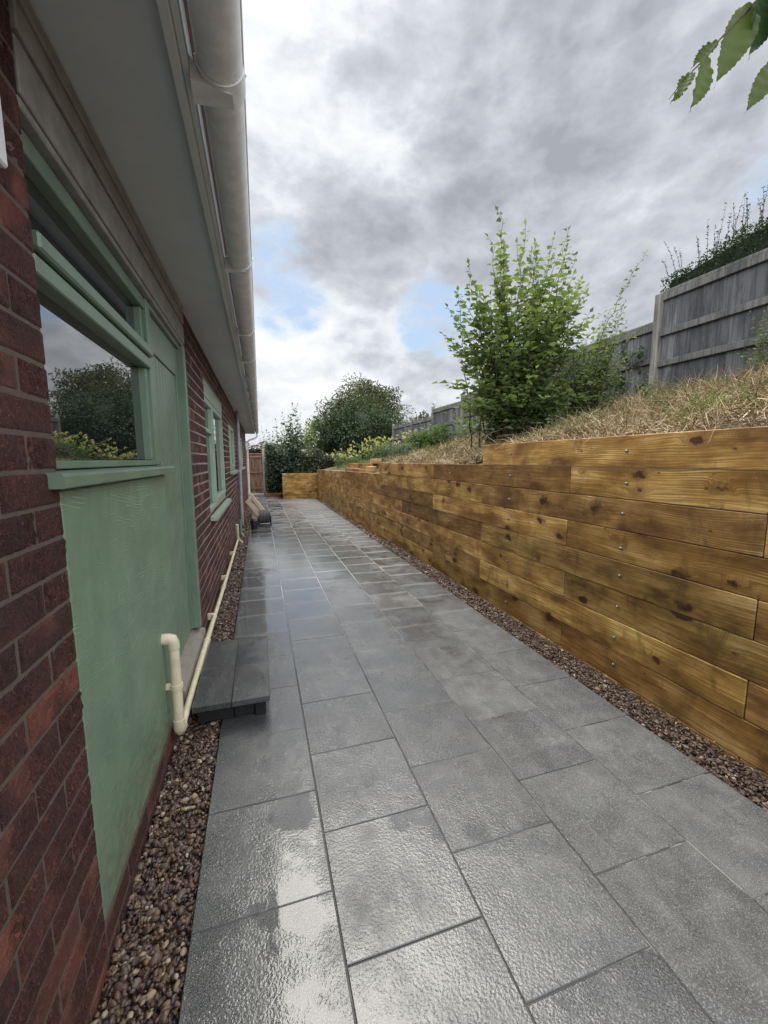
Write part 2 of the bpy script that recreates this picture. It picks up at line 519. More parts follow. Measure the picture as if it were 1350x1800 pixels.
def m_gravel():
    m, g, b = material('gravel_stone')
    r = g.isl(); p = g.obj()
    c = g.ramp(r, [(0.0, (0.030, 0.022, 0.020)), (0.22, (0.075, 0.046, 0.036)), (0.42, (0.15, 0.080, 0.054)), (0.56, (0.10, 0.066, 0.058)), (0.70, (0.22, 0.130, 0.078)), (0.82, (0.050, 0.046, 0.048)), (0.92, (0.33, 0.24, 0.15)), (1.0, (0.46, 0.38, 0.29))])
    n = g.noise(p, 90, 4, 0.6)
    c = g.mix(n, g.mix(1.0, c, (0.6, 0.58, 0.56, 1), 'MULTIPLY'), c)
    pset(g, b, color=c, rough=g.fmix(r, 0.35, 0.7), coat=0.18, coat_rough=0.2, normal=g.bump(n, 0.35, 0.004))
    return m


def m_dirt(name, c1, c2, scale=14):
    m, g, b = material(name)
    p = g.obj()
    n = g.noise(p, scale, 7, 0.65)
    pset(g, b, color=g.mix(n, (*c1, 1), (*c2, 1)), rough=0.95, normal=g.bump(n, 0.8, 0.03))
    return m


def m_sleeper():
    """pressure treated softwood: local X along the timber, Z up its face; object colour tints each timber"""
    m, g, b = material('treated_timber')
    p = g.obj()
    oi = g.n('ShaderNodeObjectInfo')
    rnd = oi.outputs['Random']
    off = g.comb(g.math('MULTIPLY', rnd, 91.0), g.math('MULTIPLY', rnd, 37.0), g.math('MULTIPLY', rnd, 53.0))
    q = g.vmath('ADD', p, off)
    x, y, z = g.sep(q)
    # knots
    kv = g.comb(g.math('MULTIPLY', x, 4.2), 0.0, g.math('MULTIPLY', z, 8.0))
    kw = g.vmath('ADD', kv, g.vmath('SCALE', g.vmath('SUBTRACT', g.noise(q, 16, 3, 0.6, 0, True), (0.5, 0.5, 0.5)), None, 0.55))
    kd = g.voro(kw, 1.0)
    kr = g.n('ShaderNodeTexVoronoi', feature='F1'); g.put(kr.inputs['Vector'], kw); kr.inputs['Scale'].default_value = 1.0
    kcol = g.sep(kr.outputs['Color'])
    ksize = g.math('MULTIPLY', g.sstep(kcol[0], 0.42, 1.0), 0.235)
    kn = g.math('MULTIPLY', g.sstep(g.math('SUBTRACT', kd, ksize), 0.07, -0.02), 0.9)
    kn = g.math('MULTIPLY', kn, g.sstep(kcol[0], 0.40, 0.5))
    halo = g.math('MULTIPLY', g.sstep(kd, 0.48, 0.06), g.sstep(kcol[0], 0.45, 0.7))
    # grain, bending round the knots
    bend = g.math('MULTIPLY', g.math('POWER', halo, 1.6), 0.085)
    wav = g.math('MULTIPLY', g.noise(g.comb(g.math('MULTIPLY', x, 0.9), y, g.math('MULTIPLY', z, 2.2)), 1.0, 2, 0.5), 0.17)
    gz = g.math('ADD', g.math('ADD', z, bend), wav)
    fine = g.noise(g.comb(g.math('MULTIPLY', x, 2.6), g.math('MULTIPLY', y, 3.0), g.math('MULTIPLY', gz, 130.0)), 1.0, 4, 0.6)
    ring = g.math('ADD', g.math('MULTIPLY', g.math('SINE', g.math('MULTIPLY', gz, 430.0)), 0.5), 0.5)
    ring = g.math('MULTIPLY', ring, g.sstep(g.noise(g.comb(g.math('MULTIPLY', x, 1.1), y, g.math('MULTIPLY', z, 5.0)), 1.3, 3, 0.5), 0.40, 0.62))
    blot = g.noise(g.comb(g.math('MULTIPLY', x, 2.1), y, g.math('MULTIPLY', z, 5.0)), 1.2, 5, 0.62)
    c = g.ramp(blot, [(0.33, (0.115, 0.056, 0.016)), (0.43, (0.31, 0.170, 0.046)), (0.54, (0.50, 0.300, 0.090)), (0.66, (0.69, 0.46, 0.175))])
    c = g.mix(g.math('MULTIPLY', g.sstep(fine, 0.40, 0.64), 0.66), c, (0.145, 0.076, 0.021, 1))
    c = g.mix(g.math('MULTIPLY', ring, 0.72), c, (0.19, 0.088, 0.018, 1))
    c = g.mix(g.math('MULTIPLY', halo, 0.62), c, (0.14, 0.060, 0.016, 1))
    c = g.mix(kn, c, (0.045, 0.016, 0.008, 1))
    # small pin knots
    pv = g.comb(g.math('MULTIPLY', x, 11.0), 3.0, g.math('MULTIPLY', z, 17.0))
    pr = g.n('ShaderNodeTexVoronoi', feature='F1'); g.put(pr.inputs['Vector'], pv); pr.inputs['Scale'].default_value = 1.0
    pc = g.sep(pr.outputs['Color'])
    pk = g.math('MULTIPLY', g.sstep(pr.outputs['Distance'], 0.17, 0.06), g.sstep(pc[0], 0.70, 0.76))
    c = g.mix(g.math('MULTIPLY', pk, 0.85), c, (0.06, 0.026, 0.012, 1))
    # dark resin streaks running up and down from the knots
    sv = g.noise(g.comb(g.math('MULTIPLY', x, 9.0), y, g.math('MULTIPLY', z, 3.0)), 1.0, 4, 0.6, 0.5)
    c = g.mix(g.math('MULTIPLY', g.math('MULTIPLY', g.sstep(sv, 0.56, 0.72), g.sstep(kd, 0.75, 0.25)), 0.7), c, (0.09, 0.042, 0.016, 1))
    # sawn cross marks
    saw = g.math('ADD', g.math('MULTIPLY', g.math('SINE', g.math('ADD', g.math('MULTIPLY', x, 420.0), g.math('MULTIPLY', z, 90.0))), 0.5), 0.5)
    sawp = g.sstep(g.noise(g.comb(x, y, g.math('MULTIPLY', z, 4.0)), 1.4, 3, 0.6), 0.52, 0.68)
    c = g.mix(g.math('MULTIPLY', g.math('MULTIPLY', saw, sawp), 0.45), c, (0.13, 0.075, 0.028, 1))
    # damp stains
    st = g.sstep(g.noise(g.comb(g.math('MULTIPLY', x, 5.0), y, g.math('MULTIPLY', z, 2.2)), 1.0, 6, 0.7, 0.6), 0.52, 0.68)
    c = g.mix(g.math('MULTIPLY', st, 0.52), c, (0.105, 0.062, 0.024, 1))
    # drying checks along the grain
    ck = g.noise(g.comb(g.math('MULTIPLY', x, 1.5), g.math('MULTIPLY', y, 2.0), g.math('MULTIPLY', gz, 60.0)), 1.0, 2, 0.5)
    ckm = g.math('MULTIPLY', g.sstep(ck, 0.70, 0.76), g.sstep(g.noise(q, 3.0, 2, 0.5), 0.45, 0.6))
    c = g.mix(g.math('MULTIPLY', ckm, 0.8), c, (0.05, 0.024, 0.010, 1))
    c = g.mix(1.0, c, oi.outputs['Color'], 'MULTIPLY')
    h = g.math('ADD', g.math('SUBTRACT', g.math('MULTIPLY', fine, 0.8), ckm), g.math('MULTIPLY', g.math('MULTIPLY', saw, sawp), 0.35))
    pset(g, b, color=c, rough=g.fmix(blot, 0.62, 0.45), spec=0.35, normal=g.bump(h, 0.5, 0.004))
    return m


def m_oldwood(name, c1, c2, c3):
    """weathered vertical boards: one island per board"""
    m, g, b = material(name)
    p = g.obj(); r = g.isl()
    off = g.comb(g.math('MULTIPLY', r, 41.0), g.math('MULTIPLY', r, 13.0), g.math('MULTIPLY', r, 29.0))
    q = g.vmath('ADD', p, off)
    gr = g.noise(g.mapv(q, (40, 40, 1.6)), 1.0, 5, 0.6)
    bl = g.noise(g.mapv(q, (3, 3, 1.1)), 1.3, 6, 0.68)
    c = g.ramp(r, [(0, c1), (0.55, c2), (1, c3)])
    c = g.mix(g.math('MULTIPLY', g.sstep(gr, 0.42, 0.62), 0.75), c, g.mix(1.0, c, (0.40, 0.40, 0.42, 1), 'MULTIPLY'))
    c = g.mix(g.math('MULTIPLY', g.sstep(bl, 0.46, 0.66), 0.7), c, g.mix(1.0, c, (0.33, 0.33, 0.36, 1), 'MULTIPLY'))
    pset(g, b, color=c, rough=0.85, normal=g.bump(gr, 0.6, 0.006))
    return m


def m_leaf(name, cols, trans=0.35, rough=0.45, tr_boost=1.5):
    m, g, b = material(name)
    r = g.isl(); p = g.obj()
    n = g.noise(p, 1.1, 3, 0.6)
    k = g.math('ADD', g.math('MULTIPLY', r, 0.65), g.math('MULTIPLY', g.sstep(n, 0.3, 0.7), 0.35))
    c = g.ramp(k, [(i / (len(cols) - 1), c_) for i, c_ in enumerate(cols)])
    pset(g, b, color=c, rough=rough + 0.1, spec=0.25)
    t = g.n('ShaderNodeBsdfTranslucent')
    g.put(t.inputs[0], g.mix(1.0, c, (tr_boost, tr_boost * 1.12, tr_boost * 0.55, 1), 'MULTIPLY'))
    mx = g.n('ShaderNodeMixShader')
    mx.inputs[0].default_value = trans
    out = m.node_tree.nodes['Material Output']
    g.t.links.new(b.outputs[0], mx.inputs[1]); g.t.links.new(t.outputs[0], mx.inputs[2])
    g.t.links.new(mx.outputs[0], out.inputs[0])
    return m


def m_plain(name, c, rough=0.5, metal=0.0, spec=0.5, bump=0.0, scale=40, var=0.25):
    m, g, b = material(name)
    p = g.obj()
    n = g.noise(p, scale, 5, 0.6)
    col = g.mix(n, tuple(x * (1 - var) for x in c) + (1,), tuple(min(1, x * (1 + var)) for x in c) + (1,))
    pset(g, b, color=col, rough=g.fmix(n, max(0.02, rough - 0.1), min(1, rough + 0.1)), metal=metal, spec=spec)
    if bump:
        pset(g, b, normal=g.bump(n, bump, 0.005))
    return m


BRICK, MORTAR = m_brick(), m_mortar()
GREEN = m_paint('sage_green_paint', (0.135, 0.20, 0.142), (0.165, 0.235, 0.168), 0.38, 7, 0.10)
GREEN_LT = m_paint('pale_green_paint', (0.30, 0.40, 0.31), (0.36, 0.46, 0.36), 0.35, 9, 0.08)
PANEL = m_render_panel()
GLASS = m_glass()
SLAB, JOINT = m_slab(), m_joint()
GRAVEL = m_gravel()
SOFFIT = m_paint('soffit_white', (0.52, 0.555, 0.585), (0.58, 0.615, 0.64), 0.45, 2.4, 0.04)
PVC = m_paint('weathered_white_plastic', (0.66, 0.675, 0.69), (0.80, 0.81, 0.82), 0.35, 14, 0.06)
CREAM = m_paint('cream_timber', (0.20, 0.195, 0.18), (0.28, 0.27, 0.25), 0.6, 12, 0.2)
CREAMPIPE = m_paint('cream_plastic', (0.60, 0.54, 0.38), (0.70, 0.64, 0.47), 0.32, 20, 0.05)
GREYPIPE = m_paint('grey_plastic', (0.30, 0.31, 0.33), (0.40, 0.41, 0.43), 0.35, 8, 0.05)
CONCRETE = m_dirt('concrete', (0.17, 0.15, 0.125), (0.34, 0.31, 0.27), 16)
ROOFT = m_dirt('roof_tile', (0.10, 0.06, 0.05), (0.17, 0.10, 0.08), 12)
DARK = m_plain('dark_void', (0.02, 0.02, 0.02), 0.9)
SLEEPER = m_sleeper()
BOLT = m_plain('zinc_bolt', (0.40, 0.385, 0.35), 0.42, 1.0)
FENCEW = m_oldwood('weathered_grey_board', (0.070, 0.074, 0.083), (0.122, 0.127, 0.136), (0.18, 0.182, 0.186))
FENCER = m_oldwood('weathered_grey_rail', (0.11, 0.110, 0.108), (0.14, 0.139, 0.135), (0.17, 0.168, 0.16))
POSTW = m_oldwood('weathered_post', (0.22, 0.205, 0.18), (0.26, 0.245, 0.22), (0.29, 0.275, 0.25))
BROWNB = m_oldwood('brown_fence_board', (0.29, 0.175, 0.105), (0.36, 0.22, 0.135), (0.43, 0.27, 0.175))
BLACKP = m_plain('black_plastic', (0.018, 0.018, 0.02), 0.35)
CABLE = m_plain('grey_cable', (0.10, 0.10, 0.105), 0.35)
PALEWOOD = m_dirt('pale_sawn_wood', (0.50, 0.40, 0.26), (0.66, 0.55, 0.38), 20)
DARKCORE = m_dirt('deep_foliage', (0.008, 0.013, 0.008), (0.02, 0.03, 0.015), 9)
BARK = m_dirt('bark', (0.07, 0.05, 0.035), (0.15, 0.11, 0.08), 30)
SHBARK = m_dirt('dark_bark', (0.025, 0.020, 0.015), (0.06, 0.048, 0.035), 30)
STEM_G = m_dirt('green_stem', (0.06, 0.075, 0.03), (0.12, 0.12, 0.06), 30)
SOIL = m_dirt('soil', (0.06, 0.045, 0.03), (0.15, 0.11, 0.07), 9)

# ------------------------------------------------------------------ ground
mb = MB()
mb.add([(-400, -400, -0.16), (400, -400, -0.16), (400, 400, -0.16), (-400, 400, -0.16)], [(0, 1, 2, 3)])
kind(mb.build('ground', SOIL), 'structure')

# paving: one course of slabs in half bond
mb = MB()
for i in range(5):
    for k in range(-8, 37):
        y0 = Y0 + (k - (0.5 if i % 2 else 0)) * RL
        if y0 > 15.75 and i > 1:
            continue
        x0 = X0 + i * CW
        ga, gb, gc, gd = [random.uniform(0.0014, 0.0028) for _ in range(4)]
        jz0 = random.uniform(0.0, 0.0026); jz = [jz0 + random.uniform(-0.0008, 0.0016) for _ in range(4)]
        c = 0.0025
        if y0 > 3.2: gc += 0.0022; gd += 0.0022
        xa, xb, ya, yb = x0 + ga, x0 + CW - gb, y0 + gc, y0 + RL - gd
        vs = [(xa, ya, -0.05), (xb, ya, -0.05), (xb, yb, -0.05), (xa, yb, -0.05),
              (xa, ya, -c + jz[0]), (xb, ya, -c + jz[1]), (xb, yb, -c + jz[2]), (xa, yb, -c + jz[3]),
              (xa + c, ya + c, jz[0]), (xb - c, ya + c, jz[1]), (xb - c, yb - c, jz[2]), (xa + c, yb - c, jz[3])]
        mb.add(vs, [(0, 1, 5, 4), (1, 2, 6, 5), (2, 3, 7, 6), (3, 0, 4, 7), (4, 5, 9, 8), (5, 6, 10, 9), (6, 7, 11, 10), (7, 4, 8, 11), (8, 9, 10, 11)])
kind(mb.build('paving', SLAB), 'structure')
mb = MB()
mb.box((X0 + 0.004, -2.4, -0.06), (X0 + 5 * CW - 0.004, 15.9, -0.0016))
kind(mb.build('paving_joints', JOINT), 'structure')


# ------------------------------------------------------------------ gravel strips
def ico(sub):
    bm = bmesh.new()
    bmesh.ops.create_icosphere(bm, subdivisions=sub, radius=1)
    v = np.array([p.co[:] for p in bm.verts], np.float32)
    bm.verts.ensure_lookup_table()
    f = np.array([[q.index for q in t.verts] for t in bm.faces], np.int32)
    bm.free()
    return v, f


ICO1, ICO2 = ico(1), ico(2)


def stones(xr, yr, n, rr, z0, dz, hi=False):
    v0, f0 = ICO2 if hi else ICO1
    P = np.stack([RNG.uniform(*xr, n), RNG.uniform(*yr, n), z0 + RNG.uniform(0, dz, n)], 1)
    R = RNG.uniform(*rr, n) * RNG.choice([0.55, 0.8, 1.0, 1.45], n, p=[.25, .3, .33, .12])
    S = np.stack([RNG.uniform(0.8, 1.5, n), RNG.uniform(0.65, 1.0, n), RNG.uniform(0.5, 0.85, n)], 1) * R[:, None]
    a, b_, c = [RNG.uniform(0, 2 * np.pi, n) for _ in range(3)]
    b_ = RNG.normal(0, 0.45, n)
    ca, sa, cb, sb, cc, sc = np.cos(a), np.sin(a), np.cos(b_), np.sin(b_), np.cos(c), np.sin(c)
    Rz = np.zeros((n, 3, 3)); Rx = np.zeros((n, 3, 3))
    Rz[:, 0, 0] = ca; Rz[:, 0, 1] = -sa; Rz[:, 1, 0] = sa; Rz[:, 1, 1] = ca; Rz[:, 2, 2] = 1
    Rx[:, 0, 0] = 1; Rx[:, 1, 1] = cb; Rx[:, 1, 2] = -sb; Rx[:, 2, 1] = sb; Rx[:, 2, 2] = cb
    Rm = Rz @ Rx
    bump = 1 + RNG.normal(0, 0.09, (n, len(v0), 1)) * (0.85 if hi else 1.0)
    vv = v0[None] * bump * S[:, None, :]
    vv = np.einsum('nij,nkj->nki', Rm, vv) + P[:, None, :]
    ff = f0[None] + (np.arange(n) * len(v0))[:, None, None]
    return vv.reshape(-1, 3), ff.reshape(-1, 3)


def gravel(parts, label):
    V, F, o = [], [], 0
    for pr in parts:
        v, f = stones(*pr)
        V.append(v); F.append(f + o); o += len(v)
    ob = arr_mesh('gravel', np.concatenate(V), np.concatenate(F), GRAVEL, None, True)
    kind(ob, 'stuff', label)


gravel([((-0.489, -0.276), (0.2, 2.4), 9000, (0.0058, 0.0105), -0.060, 0.047, True),
        ((-0.486, -0.280), (2.4, 5.5), 6500, (0.0075, 0.013), -0.062, 0.05, False),
        ((-0.478, -0.283), (5.5, 15.5), 4200, (0.013, 0.019), -0.062, 0.05, False)],
       'wet brown pea gravel along the foot of the brick house')
gravel([((1.995, 2.226), (-0.4, 3.2), 11500, (0.006, 0.0112), -0.052, 0.055, False),
        ((1.998, 2.226), (3.2, 7.0), 6500, (0.009, 0.015), -0.052, 0.055, False),
        ((2.0, 2.16), (7.0, 15.8), 2800, (0.014, 0.02), -0.062, 0.045, False)],
       'reddish brown gravel strip along the foot of the timber wall')
mb = MB()
mb.box((-0.62, -2, -0.16), (X0, 17, -0.058)); mb.box((X0 + 5 * CW, -2, -0.16), (2.3, 16.2, -0.058))
kind(mb.build('gravel_bed', SOIL), 'structure')

# ------------------------------------------------------------------ bungalow
XW = -0.49                         # brick face
YE = 16.4                          # far end of the house
house = thing('brick_bungalow', 'red brick bungalow with sage green window, door and white eaves on the left', 'house', (XW, 6.0, 0))
COURSE, BL = 0.0845, 0.242
WINS = [(4.33, 6.42, 0.93, 2.29), (7.40, 9.15, 1.29, 2.12), (11.0, 13.2, 1.29, 2.12)]


def brick_face(mb, y0, y1, z0, z1, holes=(), depth=0.012):
    nz = int(math.ceil((z1 - z0) / COURSE))
    for j in range(nz):
        za = z0 + j * COURSE; zb = min(za + COURSE - 0.0150, z1)
        if zb - za < 0.02:
            continue
        # free intervals of this course
        segs = [(y0, y1)]
        for (a, b_, c, d) in holes:
            if zb > c + 0.01 and za < d - 0.01:
                ns = []
                for s in segs:
                    if b_ <= s[0] or a >= s[1]:
                        ns.append(s)
                    else:
                        if a > s[0]: ns.append((s[0], a))
                        if b_ < s[1]: ns.append((b_, s[1]))
                segs = ns
        for s0, s1 in segs:
            off = (BL / 2 if j % 2 else 0.0)
            k0 = math.floor((s0 - y1 + off) / BL) - 1
            y = y1 - off + k0 * BL
            while y < s1:
                a, b_ = max(y, s0), min(y + BL - 0.0145, s1)
                y += BL
                if b_ - a < 0.03:
                    continue
                px = XW + random.gauss(0, 0.0011)
                jit = [random.uniform(-0.0014, 0.0014) for _ in range(4)]
                e = 0.0035
                X1 = px - depth
                za_, zb_ = za + jit[0], zb + jit[1]
                mb.add([(X1, a, za_), (X1, b_, za_), (X1, b_, zb_), (X1, a, zb_),
                        (px - e, a, za_), (px - e, b_, za_), (px - e, b_, zb_), (px - e, a, zb_),
                        (px, a + e, za_ + e), (px, b_ - e, za_ + e), (px, b_ - e, zb_ - e), (px, a + e, zb_ - e)],
                       [(0, 1, 5, 4), (1, 2, 6, 5), (2, 3, 7, 6), (3, 0, 4, 7), (4, 5, 9, 8), (5, 6, 10, 9), (6, 7, 11, 10), (7, 4, 8, 11), (8, 9, 10, 11)])


def rustic(mb, y0, y1, z0, z1):
    nz = int(math.ceil((z1 - z0) / COURSE))
    for j in range(nz):
        za = z0 + j * COURSE; zb = min(za + COURSE - 0.0110, z1)
        if zb - za < 0.02: continue
        y = y1 - (BL / 2 if j % 2 else BL)  # closer at the corner
        ends = [(y, y1)]
        while y > y0:
            ends.append((max(y - BL, y0), y)); y -= BL
        for n_, (a, b_) in enumerate(ends):
            b_ = b_ - (0.0110 if n_ else 0.0)
            if b_ - a < 0.03: continue
            ny = max(6, int((b_ - a) / 0.0062)); nq = 13
            seed = random.uniform(0, 90); ang = random.uniform(-0.9, 0.9); amp = random.choice([0.0012, 0.0025, 0.0040, 0.0046])
            if n_ == 0 and j % 2: amp = 0.0048
            px = XW - 0.0005 + random.gauss(0, 0.0010)
            ca, sa = math.cos(ang), math.sin(ang)
            vs = []
            for q in range(nq + 1):
                for i in range(ny + 1):
                    yy = a + (b_ - a) * i / ny; zz = za + (zb - za) * q / nq
                    u = yy * ca + zz * sa; v = -yy * sa + zz * ca
                    wv = mnoise.noise(Vector((u * 14, v * 14, seed))) * 0.012
                    h = mnoise.noise(Vector(((u + wv) * 115, (v + wv) * 38, seed)))
                    h2 = mnoise.noise(Vector((yy * 260, zz * 260, seed + 7)))
                    gate_ = min(1, max(0, 0.6 + 1.6 * mnoise.noise(Vector((yy * 12, zz * 12, seed + 3)))))
                    e = min(i / ny * (b_ - a), (1 - i / ny) * (b_ - a), q / nq * (zb - za), (1 - q / nq) * (zb - za))
                    rnd = -0.0030 * max(0.0, 1 - e / 0.0045) ** 2
                    jy = mnoise.noise(Vector((zz * 90, seed, 1))) * 0.0012 if i in (0, ny) else 0
                    jz_ = mnoise.noise(Vector((yy * 60, seed, 2))) * 0.0012 if q in (0, nq) else 0
                    vs.append((px + rnd + gate_ * amp * (max(-0.75, h * 1.7) - 0.05) * min(1.0, e / 0.006 + 0.25) + h2 * 0.0005, yy + jy, zz + jz_))
            fs = [(q * (ny + 1) + i, q * (ny + 1) + i + 1, (q + 1) * (ny + 1) + i + 1, (q + 1) * (ny + 1) + i) for q in range(nq) for i in range(ny)]
            # sides back into the mortar
            ring = [i for i in range(ny + 1)] + [q * (ny + 1) + ny for q in range(1, nq + 1)] + [nq * (ny + 1) + i for i in range(ny - 1, -1, -1)] + [q * (ny + 1) for q in range(nq - 1, 0, -1)]
            o = len(vs)
            for r_ in ring:
                vs.append((px - 0.014, vs[r_][1], vs[r_][2]))
            m_n = len(ring)
            fs += [(ring[k], o + k, o + (k + 1) % m_n, ring[(k + 1) % m_n]) for k in range(m_n)]
            mb.add(vs, fs)


mb = MB()
brick_face(mb, -1.9, 0.28, -0.15, 2.55)
rustic(mb, 0.285, 1.222, -0.15, 2.55)
brick_face(mb, 3.335, YE, -0.15, 2.55, WINS)
brick_face(mb, 1.235, 2.42, -0.15, 0.11)
# the pier's return into the window recess
for j in range(32):
    za = -0.15 + j * COURSE
    mb.box((XW - 0.10, 1.216, za), (XW - 0.0025, 1.2235, min(za + COURSE - 0.0150, 2.55)))
mb.build('wall', BRICK, house)
mb = MB()
XM = XW - 0.0042
mb.box((XM - 0.2, -1.9, -0.2), (XM, 1.2195, 2.56))
edges = sorted(WINS)
ya = 3.338
for (a, b_, c, d) in edges:
    mb.box((XM - 0.2, ya, -0.2), (XM, a - 0.003, 2.56))
    mb.box((XM - 0.2, a - 0.003, -0.2), (XM, b_ + 0.003, c - 0.003)); mb.box((XM - 0.2, a - 0.003, d + 0.003), (XM, b_ + 0.003, 2.56))
    ya = b_ + 0.003
mb.box((XM - 0.2, ya, -0.2), (XM, YE, 2.56))
mb.box((XM - 0.2, 1.2195, -0.2), (XM, 3.338, 0.10))
mb.box((-7.0, YE - 0.02, -0.2), (XM - 0.2, YE - 0.002, 2.56)); mb.box((-7.0, -1.9, -0.2), (XM - 0.2, -1.88, 2.56)); mb.box((-7.0, -1.9, -0.2), (-6.98, YE, 2.56))
mb.build('mortar', MORTAR, house)
mb = MB()
mb.box((-1.1, -1.8, 0.0), (-1.05, YE - 0.1, 2.5))
mb.build('interior', DARK, house)

# eaves
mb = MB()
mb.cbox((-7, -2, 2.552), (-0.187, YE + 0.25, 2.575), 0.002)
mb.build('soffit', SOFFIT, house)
mb = MB()
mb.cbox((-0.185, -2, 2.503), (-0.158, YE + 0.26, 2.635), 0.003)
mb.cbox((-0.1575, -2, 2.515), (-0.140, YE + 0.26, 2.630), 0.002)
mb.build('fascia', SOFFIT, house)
mb = MB()
mb.hexa([(-0.7, YE + 0.262, 2.49), (-0.14, YE + 0.262, 2.49), (-0.14, YE + 0.29, 2.49), (-0.7, YE + 0.29, 2.49),
         (-0.7, YE + 0.262, 2.95), (-0.14, YE + 0.262, 2.72), (-0.14, YE + 0.29, 2.72), (-0.7, YE + 0.29, 2.95)])
mb.build('bargeboard', SOFFIT, house)
mb = MB()
rows = 16
for k in range(rows):
    xa = -0.040 - k * 0.36; xb = xa - 0.40
    za = 2.588 + k * 0.36 * 0.42; zb = za + 0.40 * 0.42
    mb.hexa([(xb, -2.1, zb + .012), (xa, -2.1, za + .02), (xa, YE + 0.3, za + .02), (xb, YE + 0.3, zb + .012),
             (xb, -2.1, zb + .034), (xa, -2.1, za + .045), (xa, YE + 0.3, za + .045), (xb, YE + 0.3, zb + .034)])
mb.build('roof', ROOFT, house)

# half-round gutter with brackets
GX, GZ, GR = -0.062, 2.556, 0.060
def half_ring(mb, r0, r1, y0, y1, n=20, a0=math.pi, a1=2 * math.pi):
    vs, fs = [], []
    for (y, r) in ((y0, r1), (y1, r1), (y1, r0), (y0, r0)):
        for k in range(n + 1):
            a = a0 + (a1 - a0) * k / n
            vs.append((GX + r * math.cos(a), y, GZ + r * math.sin(a)))
    for q in range(4):
        q2 = (q + 1) % 4
        for k in range(n):
            fs.append((q * (n + 1) + k, q * (n + 1) + k + 1, q2 * (n + 1) + k + 1, q2 * (n + 1) + k))
    fs.append((0, n + 1, 2 * (n + 1), 3 * (n + 1))); fs.append((n, 3 * (n + 1) + n, 2 * (n + 1) + n, n + 1 + n))
    mb.add(vs, fs)
mb = MB()
half_ring(mb, GR - 0.004, GR, -2, YE + 0.28)
mb.tube([(GX + GR, -2, GZ), (GX + GR, YE + 0.28, GZ)], 0.004, 8)
gutter = mb.build('gutter', PVC, house, True)
by = [0.25, 1.36, 2.47, 3.66, 4.62, 5.55, 6.55, 7.6, 8.7, 9.8, 10.9, 12.0, 13.1, 14.2, 15.3]
for i, y in enumerate(by):
    mb = MB()
    wide = 0.040 if i % 3 == 1 else 0.022
    half_ring(mb, GR + 0.0005, GR + 0.0055, y - wide, y + wide, 18, math.pi, 2 * math.pi + 0.12)
    mb.tube([(GX + GR + 0.004, y - 0.010, GZ), (GX + GR + 0.005, y - 0.002, GZ + 0.014)], 0.005, 6)
    # back plate and web
    mb.hexa([(-0.139, y - wide, GZ - 0.066), (GX + 0.03, y - wide * 0.6, GZ - 0.0675), (GX + 0.03, y + wide * 0.6, GZ - 0.0675), (-0.139, y + wide, GZ - 0.066),
             (-0.139, y - wide, GZ + 0.0), (GX - 0.052, y - wide * 0.6, GZ - 0.042), (GX - 0.052, y + wide * 0.6, GZ - 0.042), (-0.139, y + wide, GZ + 0.0)])
    mb.build('bracket', PVC, gutter, True)

# cream boards over the kitchen window and door
mb = MB()
mb.cbox((-0.62, 1.226, 2.305), (-0.487, 3.325, 2.425), 0.003)
mb.cbox((-0.62, 1.226, 2.436), (-0.481, 3.30, 2.500), 0.003)
mb.cbox((-0.62, 1.226, 2.505), (-0.474, 3.27, 2.545), 0.003)
mb.cbox((-0.62, 1.226, 2.278), (-0.492, 3.325, 2.301), 0.003)
mb.build('lintel', CREAM, house)

# kitchen window: transom light over one large pane
win = MB()
win.cbox((-0.60, 1.225, 1.452), (-0.517, 1.258, 2.276), 0.003)
win.cbox((-0.60, 2.372, 1.452), (-0.513, 2.447, 2.276), 0.003)
win.cbox((-0.60, 1.259, 2.222), (-0.519, 2.371, 2.276), 0.003)
win.cbox((-0.60, 1.259, 1.985), (-0.519, 2.371, 2.030), 0.003)
win.cbox((-0.60, 1.259, 1.452), (-0.519, 2.371, 1.476), 0.003)
kw = win.build('window', GREEN, house)
sa = MB()
sa.cbox((-0.585, 1.260, 1.935), (-0.507, 2.370, 1.983), 0.004)      # opening light's rail, standing proud
sa.cbox((-0.518, 1.260, 1.990), (-0.492, 2.372, 2.034), 0.006)      # drip moulding
sa.cbox((-0.585, 2.330, 1.478), (-0.525, 2.370, 1.933), 0.003)
sa.cbox((-0.585, 1.260, 1.478), (-0.525, 1.272, 1.933), 0.003)
sa.cbox((-0.585, 2.330, 2.032), (-0.530, 2.370, 2.220), 0.003)
sa.build('frame', GREEN, kw)
pn = MB()
pn.box((-0.566, 1.262, 1.478), (-0.558, 2.360, 1.934)); pn.box((-0.566, 1.262, 2.032), (-0.558, 2.360, 2.221))
pn.build('pane', GLASS, kw)
sl = MB()
bm = bmesh.new()
prof = [(-0.565, 1.408), (-0.458, 1.406), (-0.4545, 1.410), (-0.4545, 1.436), (-0.462, 1.444), (-0.565, 1.4505)]
vs = [bm.verts.new((x, 1.165, z)) for x, z in prof] + [bm.verts.new((x, 2.52, z)) for x, z in prof]
n = len(prof)
for k in range(n):
    bm.faces.new((vs[k], vs[(k + 1) % n], vs[n + (k + 1) % n], vs[n + k]))
bm.faces.new(vs[:n][::-1]); bm.faces.new(vs[n:])
bmesh.ops.recalc_face_normals(bm, faces=bm.faces)
sl.bm(bm)
sl.build('sill', GREEN, kw)

# painted render panel under the window
mb = MB()
mb.cbox((-0.60, 1.232, 0.112), (-0.4935, 2.43, 1.3985), 0.004)
mb.build('render_panel', PANEL, house)

